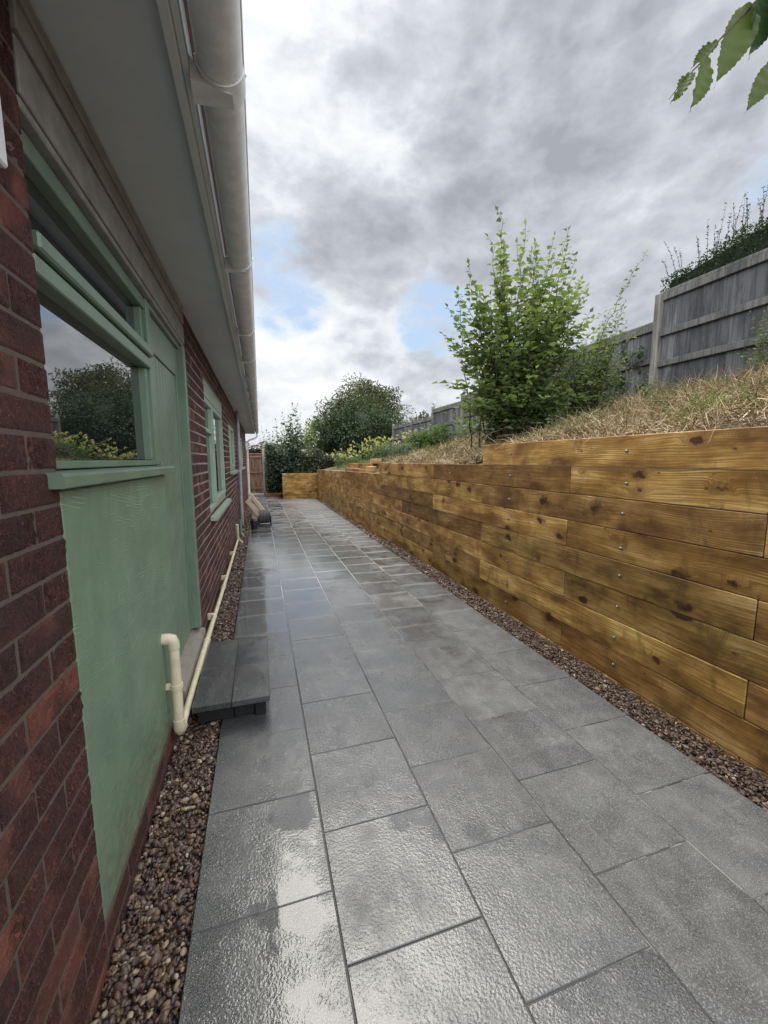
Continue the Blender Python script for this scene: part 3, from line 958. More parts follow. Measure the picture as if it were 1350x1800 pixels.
# vertically boarded door
dr = MB()
dr.cbox((-0.60, 2.449, 0.215), (-0.532, 2.475, 2.250), 0.003)
dr.cbox((-0.60, 3.195, 0.215), (-0.532, 3.240, 2.250), 0.003)
dr.cbox((-0.60, 2.476, 2.060), (-0.534, 3.194, 2.250), 0.003)
nb = 9
for k in range(nb):
    a = 2.477 + k * (3.193 - 2.477) / nb; b_ = a + (3.193 - 2.477) / nb - 0.002
    dr.cbox((-0.60, a, 0.215), (-0.541, b_, 2.057), 0.006)
door = dr.build('door', GREEN, house)
fr = MB()
fr.cbox((-0.62, 3.242, 0.20), (-0.487, 3.328, 2.276), 0.004)
fr.cbox((-0.62, 2.449, 2.252), (-0.512, 3.240, 2.276), 0.003)
fr.build('door_frame', GREEN, door)
kb = MB()
kb.tube([(-0.532, 2.463, 1.46), (-0.515, 2.463, 1.46), (-0.508, 2.463, 1.46)], [0.005, 0.006, 0.011], 10)
kb.build('knob', GREEN_LT, door, True)
mb = MB()
mb.hexa([(-0.62, 2.432, -0.1), (-0.462, 2.432, -0.1), (-0.462, 3.345, -0.1), (-0.62, 3.345, -0.1),
         (-0.62, 2.432, 0.213), (-0.466, 2.432, 0.145), (-0.466, 3.345, 0.155), (-0.62, 3.345, 0.213)])
mb.build('threshold', CONCRETE, house)


def casement(y0, y1, z0, z1, head, sill_out):
    f = MB()
    t, xf, xb = 0.055, XW - 0.018, XW - 0.10
    zt = z1 - head
    if head:
        f.cbox((xb, y0, zt + 0.002), (xf + 0.006, y1, z1), 0.004)
    f.cbox((xb, y0, z0), (xf, y0 + t, zt), 0.004); f.cbox((xb, y1 - t, z0), (xf, y1, zt), 0.004)
    f.cbox((xb, y0 + t + .001, zt - t), (xf, y1 - t - .001, zt), 0.004); f.cbox((xb, y0 + t + .001, z0), (xf, y1 - t - .001, z0 + t), 0.004)
    ym = y0 + (y1 - y0) * 0.36
    f.cbox((xb, ym - t / 2, z0 + t + .001), (xf, ym + t / 2, zt - t - .001), 0.004)
    zm = z0 + (zt - z0) * 0.72
    f.cbox((xb, y0 + t + .001, zm - 0.02), (xf + 0.003, ym - t / 2 - .001, zm + 0.02), 0.004)
    w = f.build('window', GREEN_LT, house)
    s = MB()
    s.cbox((xb + .02, ym + t / 2 + .003, z0 + t + .003), (xf + 0.010, ym + t / 2 + 0.045, zt - t - .003), 0.004)
    s.cbox((xb + .02, y1 - t - 0.045, z0 + t + .003), (xf + 0.010, y1 - t - .003, zt - t - .003), 0.004)
    s.cbox((xb + .02, ym + t / 2 + 0.047, z0 + t + .003), (xf + 0.010, y1 - t - 0.047, z0 + t + 0.05), 0.004)
    s.build('frame', GREEN_LT, w)
    p = MB()
    p.box((xb + 0.035, y0 + 0.02, z0 + 0.02), (xb + 0.045, y1 - 0.02, zt - 0.02))
    p.build('pane', GLASS, w)
    q = MB()
    q.hexa([(XW - 0.10, y0 - 0.03, z0 - 0.052), (XW + sill_out, y0 - 0.03, z0 - 0.06), (XW + sill_out, y1 + 0.03, z0 - 0.06), (XW - 0.10, y1 + 0.03, z0 - 0.052),
            (XW - 0.10, y0 - 0.03, z0 - 0.003), (XW + sill_out, y0 - 0.03, z0 - 0.026), (XW + sill_out, y1 + 0.03, z0 - 0.026), (XW - 0.10, y1 + 0.03, z0 - 0.003)])
    q.build('sill', GREEN_LT, w)


for (a, b_, c, d), hd in zip(WINS, (0.17, 0.0, 0.0)):
    casement(a + 0.004, b_ - 0.004, c + 0.004, d - 0.004, hd, 0.06)

# grey downpipe with a green bend at its foot
mb = MB()
mb.tube([(-0.437, 9.62, 2.55), (-0.437, 9.62, 0.02)], 0.036, 14)
for z in (2.2, 1.2, 0.3):
    mb.tube([(-0.437, 9.62, z), (-0.437, 9.62, z + 0.05)], 0.041, 14)
dp = mb.build('downpipe', GREYPIPE, house, True)
mb = MB()
mb.tube([(-0.415, 8.35, 0.26), (-0.415, 8.35, 0.10), (-0.40, 8.33, 0.03), (-0.37, 8.30, -0.03)], [0.03, 0.028, 0.03, 0.032], 12)
mb.tube([(-0.415, 8.35, 0.25), (-0.415, 8.35, 0.32)], [0.036, 0.03], 12)
mb.build('gully_bend', m_paint('green_plastic', (0.10, 0.17, 0.14), (0.15, 0.24, 0.19), 0.35), house, True)
mb = MB()
mb.tube([(-0.437, YE + 0.1, 2.2), (-0.437, YE + 0.1, 0.0)], 0.034, 12)
mb.tube([(GX, YE + 0.2, GZ - 0.055), (GX, YE + 0.2, 2.40), (-0.12, YE + 0.17, 2.33), (-0.36, YE + 0.12, 2.24), (-0.437, YE + 0.1, 2.16)], 0.034, 12)
mb.build('downpipe', PVC, house, True)

# cream waste pipe: out of the panel, down, then along the foot of the wall
mb = MB()
xe, ye = -0.445, 2.125
el = [(-0.50, ye, 0.600), (-0.468, ye, 0.600), (-0.452, ye, 0.594), (-0.446, ye, 0.578), (xe, ye, 0.55)]
mb.tube(el, [0.028] * 5, 16)
mb.tube([(xe, ye, 0.548), (xe, ye, 0.165)], 0.0245, 16)
mb.tube([(xe, ye, 0.17), (xe, ye, 0.125), (xe, ye + 0.012, 0.105), (xe, ye + 0.05, 0.098)], 0.028, 16)
pts = [(-0.442, ye + 0.03, 0.100), (-0.440, 2.6, 0.112), (-0.438, 3.3, 0.112), (-0.436, 4.4, 0.095), (-0.434, 5.6, 0.078), (-0.434, 7.6, 0.055)]
mb.tube(pts, 0.0185, 14)
mb.tube([(-0.439, 2.70, 0.112), (-0.438, 3.16, 0.112)], 0.0215, 14)
mb.tube([(-0.4385, 3.16, 0.112), (-0.438, 3.20, 0.112)], 0.025, 14)
mb.tube([(-0.436, 4.6, 0.092), (-0.436, 4.66, 0.091)], 0.024, 14)
mb.tube([(-0.434, 7.56, 0.34), (-0.434, 7.60, 0.10), (-0.42, 7.64, 0.05), (-0.37, 7.70, -0.02)], 0.027, 12)
wp = mb.build('waste_pipe', CREAMPIPE, house, True)
for (x, y, z) in ((-0.439, 3.7, 0.106), (-0.436, 5.0, 0.087), (-0.434, 6.4, 0.068)):
    mb = MB(); mb.tube([(x, y - 0.012, z), (x, y + 0.012, z)], 0.0225, 14); mb.cbox((XW - 0.002, y - 0.012, z - 0.02), (x, y + 0.012, z + 0.035), 0.002)
    mb.build('clip', CREAMPIPE, wp, True)
mb = MB(); mb.tube([(xe, ye, 0.34), (xe, ye, 0.362)], 0.0300, 16); mb.cbox((-0.494, ye - 0.012, 0.338), (xe - 0.02, ye + 0.012, 0.364), 0.002)
mb.build('clip', CREAMPIPE, wp, True)

# white box on the near pier
mb = MB()
mb.cbox((-0.488, 0.70, 2.020), (-0.432, 1.010, 2.42), 0.004)
bx = mb.build('wall_box', m_paint('white_metal', (0.66, 0.67, 0.68), (0.74, 0.75, 0.76), 0.4), None)
tag(bx, 'white box fixed high on the near brick pier at the left edge', 'wall box')

# ------------------------------------------------------------------ door step
st = thing('door_step', 'low black doorstep topped with dark wet slabs beside the green door', 'step', (-0.2, 2.7, 0))
mb = MB()
mb.cbox((-0.408, 2.262, 0.100), (-0.206, 2.680, 0.137), 0.003); mb.cbox((-0.2035, 2.262, 0.100), (0.002, 2.680, 0.1365), 0.003)
mb.cbox((-0.408, 2.683, 0.100), (-0.206, 3.095, 0.1375), 0.003); mb.cbox((-0.2035, 2.683, 0.100), (0.002, 3.095, 0.137), 0.003)
mb.build('tread', m_slab('step_stone', 0.36), st)
mb = MB()
mb.cbox((-0.392, 2.318, 0.002), (-0.20, 3.06, 0.099), 0.004); mb.cbox((-0.197, 2.322, 0.002), (-0.085, 3.06, 0.099), 0.004)
mb.cbox((-0.082, 2.300, 0.002), (-0.022, 3.06, 0.099), 0.004)
mb.build('base', m_plain('black_brick', (0.010, 0.010, 0.011), 0.7, bump=0.4), st)


# ------------------------------------------------------------------ timber retaining wall
WX = 2.23
RH = 0.2035
def wall_dz(y):
    return -0.10 * max(0.0, y - 7.6) / 7.6
def wall_dx(y):
    return -0.10 * max(0.0, y - 6.0) / 9.0
rw = thing('retaining_wall', 'long golden timber sleeper retaining wall stepping down along the path', 'retaining wall', (WX, 6, 0))
TINT = {}
def tint_for(row, k):
    t = {(1, 0): (0.62, 0.56, 0.54), (3, 1): (0.52, 0.47, 0.48), (4, 1): (0.54, 0.49, 0.49), (5, -1): (0.66, 0.66, 0.60), (3, -1): (0.80, 0.78, 0.70),
         (1, 1): (1.05, 1.03, 1.0), (2, 3): (0.72, 0.66, 0.62), (1, -1): (1.0, 0.98, 0.93), (5, 0): (0.98, 0.95, 0.9), (3, 0): (1.0, .97, .92), (0, 0): (1.10, 1.06, 1.02)}.get((row, k))
    if t is None:
        s = random.uniform(0.72, 1.14)
        t = (s, s * random.uniform(0.93, 1.03), s * random.uniform(0.85, 1.05))
    return (*t, 1)


def bolt_mesh(x, y, z):
    b = MB()
    b.tube([(x + 0.004, y, z), (x - 0.002, y, z)], 0.0125, 12)
    b.tube([(x - 0.001, y, z), (x - 0.010, y, z), (x - 0.013, y, z)], [0.0085, 0.0082, 0.005], 6)
    return b


for row in range(9):
    zt = 1.628 - row * RH
    start = 1.245 if row % 2 == 0 else 2.505
    step = 2.52
    y = start - 2 * step
    k = -2
    ylim = 3.80 if row == 0 else (7.62 if row == 1 else 15.95)
    while y < ylim:
        a, b_ = max(y, -2.2), min(y + step, ylim)
        kk = k
        y += step; k += 1
        if b_ - a < 0.05:
            continue
        a += 0.0022; b_ -= 0.0022
        m_ = MB()
        bm = bmesh.new()
        bmesh.ops.create_cube(bm, size=1)
        jx = random.uniform(-0.004, 0.003)
        xa, xb = WX + jx + wall_dx(a), WX + jx + wall_dx(b_)
        # the timber's own X runs along it
        L = b_ - a
        for v in bm.verts:
            t = v.co.x + .5
            v.co = Vector((t * L - L / 2, (v.co.y) * 0.1, v.co.z * (RH - 0.0032)))
        bmesh.ops.bevel(bm, geom=bm.edges[:], offset=0.0035, segments=1, affect='EDGES')
        m_.bm(bm)
        me = bpy.data.meshes.new('sleeper')
        me.from_pydata(m_.v, [], m_.f)
        o = link(me, 'sleeper', SLEEPER)
        ym = (a + b_) / 2
        o.parent = rw
        za, zb = zt - RH / 2 + wall_dz(a), zt - RH / 2 + wall_dz(b_)
        o.location = (((xa + xb) / 2 + 0.05) - WX, ym - 6, (za + zb) / 2)
        o.rotation_euler = (0, -math.atan2(zb - za, L), math.atan2(L, xb - xa))
        o.color = tint_for(row, kk)
        for yb in (0.77, 2.01, 3.26, 4.52, 5.78, 7.04):
            if a < yb < b_ and row < 8:
                bb = bolt_mesh(WX + jx - 0.001, yb + random.uniform(-.01, .01), zt - RH / 2 + random.uniform(-.012, .012))
                me2 = bpy.data.meshes.new('bolt')
                me2.from_pydata(bb.v, [], bb.f)
                ob = link(me2, 'bolt', BOLT, None, True)
                ob.parent = o
                ob.matrix_parent_inverse = (Matrix.Translation(rw.location) @ Matrix.LocRotScale(o.location, o.rotation_euler, None)).inverted()

# low return wall at the far end of the path
rt = thing('retaining_wall', 'short low return wall of golden sleepers across the far end', 'retaining wall', (1.4, 15.98, 0))
for row in range(5):
    me = bpy.data.meshes.new('sleeper')
    bm = bmesh.new(); bmesh.ops.create_cube(bm, size=1)
    for v in bm.verts:
        v.co = Vector((v.co.x * 1.32, v.co.y * 0.1, v.co.z * 0.194))
    bmesh.ops.bevel(bm, geom=bm.edges[:], offset=0.004, segments=1, affect='EDGES')
    bm.to_mesh(me); bm.free()
    o = link(me, 'sleeper', SLEEPER)
    o.parent = rt
    o.location = (0.055, 0.02, 0.085 + row * 0.197)
    s = random.uniform(0.95, 1.15)
    o.color = (s, s * 0.98, s * 0.9, 1)
mb = MB()
mb.cbox((0.20, 17.0, -0.1), (0.80, 17.12, 0.14), 0.004)
o = mb.build('sleeper_edging', SLEEPER); o.color = (0.7, 0.6, 0.55, 1)
tag(o, 'single brown sleeper laid on the ground in front of the ivy hedge', 'sleeper')
mb = MB()
mb.cbox((-0.62, 17.2, -0.1), (0.12, 17.9, 0.10), 0.01)
tag(mb.build('concrete_step', CONCRETE), 'pale concrete step at the foot of the brown fence panel', 'step')

# loose sleepers stacked on the bank behind the wall
def loose(loc, L, rz, rx, label, col, h=0.12, w=0.2):
    me = bpy.data.meshes.new('loose_sleeper')
    bm = bmesh.new(); bmesh.ops.create_cube(bm, size=1)
    for v in bm.verts:
        v.co = Vector((v.co.x * L, v.co.y * w, v.co.z * h))
    bmesh.ops.bevel(bm, geom=bm.edges[:], offset=0.004, segments=1, affect='EDGES')
    bm.to_mesh(me); bm.free()
    o = link(me, 'loose_sleeper', SLEEPER)
    o.location = loc; o.rotation_euler = (0, rx, rz); o.color = col
    tag(o, label, 'sleeper', 'loose sleepers lying on the bank')
loose((2.52, 10.9, 1.19), 2.3, math.radians(88), 0, 'offcut sleeper lying lowest in the loose pile behind the wall', (1.0, 0.95, 0.9, 1))
loose((2.62, 9.5, 1.27), 1.7, math.radians(70), 0.0, 'pale sleeper with bright cut end leaning out of the pile', (1.45, 1.55, 2.2, 1))
loose((2.75, 11.0, 1.32), 2.0, math.radians(97), 0, 'middle sleeper of the loose pile behind the wall', (0.9, 0.8, 0.75, 1))
loose((2.85, 10.1, 1.45), 1.5, math.radians(78), 0, 'topmost pale sleeper on the loose pile behind the wall', (1.3, 1.35, 1.8, 1))


# ------------------------------------------------------------------ bank
def sm(t):
    t = min(1.0, max(0.0, t)); return t * t * (3 - 2 * t)
def zwall(y):
    if y < 3.4: v = 1.60
    elif y < 4.4: v = 1.60 - 0.21 * sm((y - 3.4) / 1.0)
    elif y < 7.0: v = 1.39
    elif y < 8.2: v = 1.39 - 0.21 * sm((y - 7.0) / 1.2)
    else: v = 1.18 + wall_dz(y)
    return v - 0.015
def zfence(y):
    return float(np.interp(y, [-3, 3.4, 5.0, 8.0, 12.0, 18.0, 30.0], [2.54, 2.43, 2.40, 2.26, 2.0, 1.65, 1.3]))
def zbank(x, y):
    t = (x - 2.33) / (6.0 - 2.33)
    if t > 1:
        return zfence(y)
    s = max(0, t)
    s = 0.75 * s + 0.25 * (1 - (1 - s) ** 1.6)
    n = mnoise.noise(Vector((x * 1.7, y * 1.7, 0.3))) * 0.09 + mnoise.noise(Vector((x * 5, y * 5, 4.3))) * 0.03
    n *= min(1, max(0, t) * 6)
    return zwall(y) * (1 - s) + zfence(y) * s + n


def grid(xs, ys, zf):
    vs = [(x, y, zf(x, y)) for y in ys for x in xs]
    nx = len(xs)
    fs = [(j * nx + i, j * nx + i + 1, (j + 1) * nx + i + 1, (j + 1) * nx + i) for j in range(len(ys) - 1) for i in range(nx - 1)]
    return vs, fs
mb = MB()
xs = [2.335] + list(np.arange(2.4, 6.3, 0.12)) + [7, 10, 20, 60]
ys = list(np.arange(-3, 16.2, 0.14)) + [17, 18, 20, 25, 30, 60]
mb.add(*grid(xs, ys, zbank))
xs2 = [0.86, 1.2, 1.6, 2.0, 2.334]
ys2 = [16.1, 17, 18, 20, 25, 30, 60]
mb.add(*grid(xs2, ys2, lambda x, y: 0.93 if y < 25 else 0.9))
kind(mb.build('bank', SOIL, None, True), 'structure')

# cut hay lying over the bank
def blades(n, xr, yr, ln, wd, up, lift=0.0, dens=None, tuft=0):
    x = RNG.uniform(*xr, n); y = RNG.uniform(*yr, n)
    if tuft:
        k = n // tuft
        cx, cy, cs = RNG.uniform(*xr, k), RNG.uniform(*yr, k), RNG.uniform(0.015, 0.085, k)
        i = RNG.integers(0, k, n)
        x = np.clip(cx[i] + RNG.normal(0, 1, n) * cs[i], xr[0], xr[1]); y = cy[i] + RNG.normal(0, 1, n) * cs[i]
    if dens is not None:
        keep = RNG.random(n) < np.array([dens(a, b) for a, b in zip(x, y)])
        x, y = x[keep], y[keep]; n = len(x)
    z = np.array([zbank(a, b) for a, b in zip(x, y)]) + RNG.uniform(-0.01, 0.05, n) + lift
    az = RNG.uniform(0, 2 * np.pi, n)
    el = np.abs(RNG.normal(up, 0.35, n))
    L = RNG.uniform(*ln, n); W = RNG.uniform(*wd, n)
    d0 = np.stack([np.cos(az) * np.cos(el), np.sin(az) * np.cos(el), np.sin(el)], 1)
    d1 = d0 + np.stack([RNG.normal(0, .35, n), RNG.normal(0, .35, n), -RNG.uniform(0.1, 0.9, n)], 1)
    d1 /= np.linalg.norm(d1, axis=1)[:, None]
    s = np.cross(d0, np.stack([RNG.normal(0, .4, n), RNG.normal(0, .4, n), np.ones(n)], 1)); s /= np.linalg.norm(s, axis=1)[:, None] + 1e-9
    p0 = np.stack([x, y, z], 1); p1 = p0 + d0 * (L * .5)[:, None]; p2 = p1 + d1 * (L * .5)[:, None]
    h = s * (W * .5)[:, None]
    V = np.stack([p0 - h, p0 + h, p1 + h, p1 - h, p2 + h * .3, p2 - h * .3], 1)
    Q = np.array([[0, 1, 2, 3], [3, 2, 4, 5]])
    F = Q[None] + (np.arange(n) * 6)[:, None, None]
    return V.reshape(-1, 3), F.reshape(-1, 4)


def joinq(lst):
    V, F, o = [], [], 0
    for v, f in lst:
        V.append(v); F.append(f + o); o += len(v)
    return np.concatenate(V), np.concatenate(F)


def m_straw():
    m, g, b = material('dry_hay')
    r = g.isl(); p = g.obj()
    n = g.sstep(g.noise(p, 2.6, 5, 0.65), 0.36, 0.62)
    c = g.ramp(g.math('ADD', g.math('MULTIPLY', r, 0.62), g.math('MULTIPLY', n, 0.38)),
               [(0.0, (0.075, 0.052, 0.03)), (0.3, (0.19, 0.135, 0.075)), (0.6, (0.34, 0.255, 0.145)), (0.85, (0.48, 0.39, 0.245)), (1.0, (0.60, 0.52, 0.36))])
    pset(g, b, color=c, rough=0.75, spec=0.2)
    return m
STRAW = m_straw()
hay = joinq([blades(15000, (2.36, 5.95), (0.6, 4.8), (0.06, 0.30), (0.002, 0.0065), 0.2),
             blades(15000, (2.36, 5.95), (0.6, 4.8), (0.06, 0.20), (0.002, 0.006), 0.75, tuft=45),
             blades(8000, (2.36, 4.6), (3.8, 8.4), (0.08, 0.26), (0.003, 0.009), 0.2),
             blades(6000, (2.36, 4.6), (3.8, 8.4), (0.07, 0.20), (0.003, 0.008), 0.7, tuft=40),
             blades(5200, (3.6, 5.98), (1.0, 6.0), (0.12, 0.36), (0.002, 0.006), 1.0, dens=lambda a, b: 1.0 if mnoise.noise(Vector((a * 2.2, b * 2.2, 5))) > 0.0 else 0.06),
             blades(1500, (2.33, 2.45), (0.8, 7.5), (0.08, 0.24), (0.002, 0.006), 0.4),
             blades(3500, (3.4, 5.9), (5.0, 12.0), (0.09, 0.25), (0.006, 0.013), 0.5)])
kind(arr_mesh('dry_hay', *hay, STRAW), 'stuff', 'cut straw coloured hay lying over the bank')
GRASSM = m_leaf('green_grass', [(0.05, 0.09, 0.025), (0.10, 0.15, 0.04), (0.17, 0.19, 0.07)], 0.3)
gg = joinq([blades(2600, (2.4, 5.9), (4.5, 15.5), (0.08, 0.22), (0.005, 0.011), 1.1),
            blades(6500, (2.6, 5.95), (1.0, 4.6), (0.06, 0.18), (0.005, 0.010), 0.9, dens=lambda a, b: 1.0 if mnoise.noise(Vector((a * 1.6, b * 1.6, 9))) > 0.12 else 0.05)])
kind(arr_mesh('grass', *gg, GRASSM), 'stuff', 'green grass growing through the hay')

# ------------------------------------------------------------------ fences
def fence_panel(y0, y1, zt, parent, z0f, rails, xf=6.0, capw=True, bw=0.125):
    p = MB()
    n = max(1, round((y1 - y0) / bw))
    w = (y1 - y0) / n
    for k in range(n):
        a = y0 + k * w; b_ = a + w - 0.002
        t0, t1 = 0.010, 0.020
        zz = zt - 0.03 + random.uniform(-0.006, 0.004); zb = z0f(0.5 * (a + b_)) - 0.25
        p.add([(xf + 0.02 - t0, a, zb), (xf + 0.02 - t1, b_ + 0.012, zb), (xf + 0.03, b_, zb), (xf + 0.03, a, zb),
               (xf + 0.02 - t0, a, zz), (xf + 0.02 - t1, b_ + 0.012, zz), (xf + 0.03, b_, zz), (xf + 0.03, a, zz)],
              [(0, 1, 5, 4), (3, 7, 6, 2), (0, 4, 7, 3), (1, 2, 6, 5), (4, 5, 6, 7), (0, 3, 2, 1)])
    o = p.build('panel', FENCEW, parent)
    r = MB(); r.cbox((xf - 0.035, y0, zt - 0.055), (xf + 0.055, y1, zt - 0.010), 0.004); r.build('capping', FENCER, o)
    for dzr in rails:
        if dzr < 0.08: dzr = 0.105
        r = MB(); r.cbox((xf - 0.045, y0 + 0.002, zt - dzr - 0.045), (xf - 0.003, y1 - 0.002, zt - dzr + 0.045), 0.004); r.build('rail', FENCER, o)
    return o


fence = thing('fence', 'weathered grey board fence stepping down the bank behind the bush', 'fence', (6.0, 8.0, 2.2))
bays = [(-0.2, 2.42, 4.30, (0.05, .72, 1.28)), (2.42, 5.00, 4.02, (0.04, 0.625, 1.08)), (5.06, 7.22, 3.62, (0.04, 0.60, 1.12)), (7.28, 9.30, 3.50, (0.04, 0.6)), (9.36, 11.33, 3.40, (0.04, .6)),
        (11.40, 13.54, 3.28, (0.04, 0.62)), (13.62, 15.62, 3.045, (0.04, 0.6)), (15.70, 18.05, 3.03, (0.04, 0.6))]
for y0, y1, zt, rl in bays:
    fence_panel(y0, y1, zt, fence, zfence, rl)
def post(y, zt, parent, w=0.085, xf=5.985, mat=POSTW):
    p = MB()
    zb = zfence(y) - 0.3
    bm = bmesh.new(); bmesh.ops.create_cube(bm, size=1)
    for v in bm.verts:
        top = v.co.z > 0
        v.co = Vector((xf + v.co.x * w, y + v.co.y * w, (zt if top else zb)))
    bmesh.ops.bevel(bm, geom=[e for e in bm.edges if abs(e.verts[0].co.z - e.verts[1].co.z) < 1e-5 and e.verts[0].co.z > zb + .1], offset=0.014, segments=1, affect='EDGES')
    p.bm(bm)
    p.build('post', mat, parent)
for y, zt in ((2.42, 4.05), (5.03, 3.995), (7.25, 3.68), (9.33, 3.58), (11.36, 3.46), (13.58, 3.36), (15.66, 3.14), (18.1, 3.13)):
    post(y, zt, fence, 0.105 if y < 5.5 else 0.095)

gate = thing('boundary_fence', 'brown boarded fence panel with concrete post at the far end of the house', 'fence', (-0.2, 18.0, 0))
p = MB()
for k in range(8):
    a = -0.80 + k * 0.112
    p.cbox((a, 18.0, 0.13), (a + 0.109, 18.02 + 0.008 * (k % 2), 1.72), 0.003)
o = p.build('panel', BROWNB, gate)
for z in (0.30, 0.97, 1.62):
    p = MB(); p.cbox((-0.80, 17.955, z - 0.03), (0.10, 17.998, z + 0.03), 0.004); p.build('rail', BROWNB, o)
p = MB(); p.cbox((-0.80, 17.96, 1.725), (0.10, 18.05, 1.765), 0.004); p.build('capping', BROWNB, o)
p = MB(); p.cbox((-0.80, 17.98, -0.1), (0.10, 18.03, 0.128), 0.004); p.build('gravel_board', CONCRETE, gate)
p = MB(); p.cbox((0.102, 17.95, -0.1), (0.19, 18.05, 1.95), 0.008); p.build('post', m_dirt('concrete_post', (0.36, 0.35, 0.33), (0.46, 0.45, 0.43), 20), gate)


# ------------------------------------------------------------------ foliage
LEAF_T = np.array([[0, 1, 2], [2, 1, 3], [0, 2, 4], [2, 3, 4]])
def leaf_arrays(P, Dv, L, W, fold=0.22, droop=0.0):
    """4-triangle folded leaves: P base, Dv direction, L length, W width"""
    n = len(P)
    Dv = Dv / (np.linalg.norm(Dv, axis=1)[:, None] + 1e-9)
    upv = np.stack([RNG.normal(0, .45, n), RNG.normal(0, .45, n), np.ones(n)], 1)
    S = np.cross(Dv, upv); S /= np.linalg.norm(S, axis=1)[:, None] + 1e-9
    N = np.cross(S, Dv)
    mid = P + Dv * (L * 0.5)[:, None] - N * (W * fold * .5)[:, None]
    tip = P + Dv * L[:, None] - N * (L * (0.10 + droop))[:, None]
    k = P + Dv * (L * 0.40)[:, None] + N * (W * fold)[:, None]
    r = k + S * (W * .5)[:, None]; l = k - S * (W * .5)[:, None]
    V = np.stack([P, r, mid, tip, l], 1).reshape(-1, 3)
    F = (LEAF_T[None] + (np.arange(n) * 5)[:, None, None]).reshape(-1, 3)
    return V, F


def bez(a, b, c, n):
    t = np.linspace(0, 1, n)[:, None]
    return (1 - t) ** 2 * a + 2 * t * (1 - t) * b + t ** 2 * c


def shoots(base, tips, base_spread, leaf_l, leaf_w, spacing, start=0.35, stem_r=0.006, arch=0.5, stem=None, droop=0.0, jit=0.6):
    """woody shoots from a base to given tips with alternate leaves; returns stem MB and leaf arrays"""
    smb = stem or MB()
    P, Dv, L, W = [], [], [], []
    for tip in tips:
        tip = np.array(tip, float)
        b = np.array(base, float) + np.array([RNG.normal(0, base_spread), RNG.normal(0, base_spread), 0])
        mid = b * 0.5 + tip * 0.5
        mid[2] += arch * np.linalg.norm(tip[:2] - b[:2]) * 0.5
        mid[:2] += (b[:2] - tip[:2]) * 0.15
        ln = np.linalg.norm(tip - b)
        nseg = max(5, int(ln / 0.12))
        C = bez(b, mid, tip, nseg)
        C[1:-1] += RNG.normal(0, ln * 0.006, (nseg - 2, 3))
        smb.tube([tuple(c) for c in C], [stem_r * (1 - 0.85 * i / (nseg - 1)) for i in range(nseg)], 5, False)
        m = max(3, int(ln * (1 - start) / spacing))
        for q in range(m):
            t = start + (1 - start) * (q + RNG.random() * 0.6) / m
            i = min(nseg - 2, int(t * (nseg - 1)))
            fr = t * (nseg - 1) - i
            pt = C[i] * (1 - fr) + C[i + 1] * fr
            tan = C[i + 1] - C[i]; tan /= np.linalg.norm(tan) + 1e-9
            az = q * 2.4 + RNG.normal(0, .5)
            side = np.array([math.cos(az), math.sin(az), RNG.normal(0.05, .25)])
            d = side + tan * RNG.uniform(0.1, 0.8) * jit
            sz = (1.0 if t < 0.85 else 1.0 - (t - 0.85) * 3.2) * RNG.uniform(0.5, 1.2)
            P.append(pt + side * 0.012); Dv.append(d); L.append(leaf_l * sz); W.append(leaf_w * sz)
        P.append(tip); Dv.append(tip - C[-2]); L.append(leaf_l * .6); W.append(leaf_w * .5)
    V, F = leaf_arrays(np.array(P), np.array(Dv), np.array(L), np.array(W), droop=droop)
    return smb, V, F


def plant(name, label, cat, base, tips, mat, stem_mat=BARK, group=None, **kw):
    t = thing(name, label, cat, tuple(base), group)
    s, V, F = shoots(base, tips, **kw)
    s.build('stem', stem_mat, t, True)
    arr_mesh('foliage', V, F, mat, t)
    return t


def rand_tips(n, c, r, zmin=None, shell=0.35):
    out = []
    while len(out) < n:
        v = RNG.normal(0, 1, 3); v /= np.linalg.norm(v)
        rad = RNG.uniform(shell, 1.0) ** 0.7
        p = np.array(c) + v * np.array(r) * rad
        if zmin is None or p[2] > zmin:
            out.append(p)
    return out


# the big shrub behind the wall
SHRUB = m_leaf('shrub_leaf', [(0.055, 0.080, 0.038), (0.110, 0.148, 0.066), (0.18, 0.225, 0.10), (0.27, 0.315, 0.15)], 0.45, 0.38, 1.5)
SHRUB2 = m_leaf('pale_shrub_leaf', [(0.06, 0.085, 0.04), (0.115, 0.15, 0.07), (0.175, 0.215, 0.11), (0.26, 0.30, 0.17)], 0.4, 0.45, 1.4)
tips = [(2.83, 4.6, 4.42), (2.95, 4.7, 4.20), (3.22, 4.6, 4.33), (3.30, 4.5, 4.05), (3.72, 4.7, 4.32), (3.86, 4.6, 4.36), (3.95, 4.55, 4.05), (2.65, 4.5, 4.05),
        (2.46, 4.6, 3.78), (2.32, 4.6, 3.42), (2.30, 4.55, 3.05), (2.42, 4.6, 2.62), (2.5, 4.3, 3.3), (2.60, 4.7, 3.6), (3.05, 4.9, 4.0), (2.75, 4.3, 3.8), (3.5, 4.3, 3.9),
        (4.10, 4.6, 3.75), (3.62, 4.9, 4.1), (2.2, 4.9, 2.45), (2.35, 4.4, 2.2), (4.0, 4.8, 3.4), (4.2, 4.3, 3.3)]
tips += [tuple(p) for p in rand_tips(84, (3.28, 4.65, 2.85), (1.16, 0.8, 1.15), 1.9, 0.45)]
tips += [tuple(p) for p in rand_tips(56, (3.4, 4.5, 2.2), (1.2, 0.5, 0.5), 1.75, 0.3)]
tips += [tuple(p) for p in rand_tips(38, (3.25, 4.6, 3.3), (1.02, 0.65, 0.85), 2.6, 0.5)]
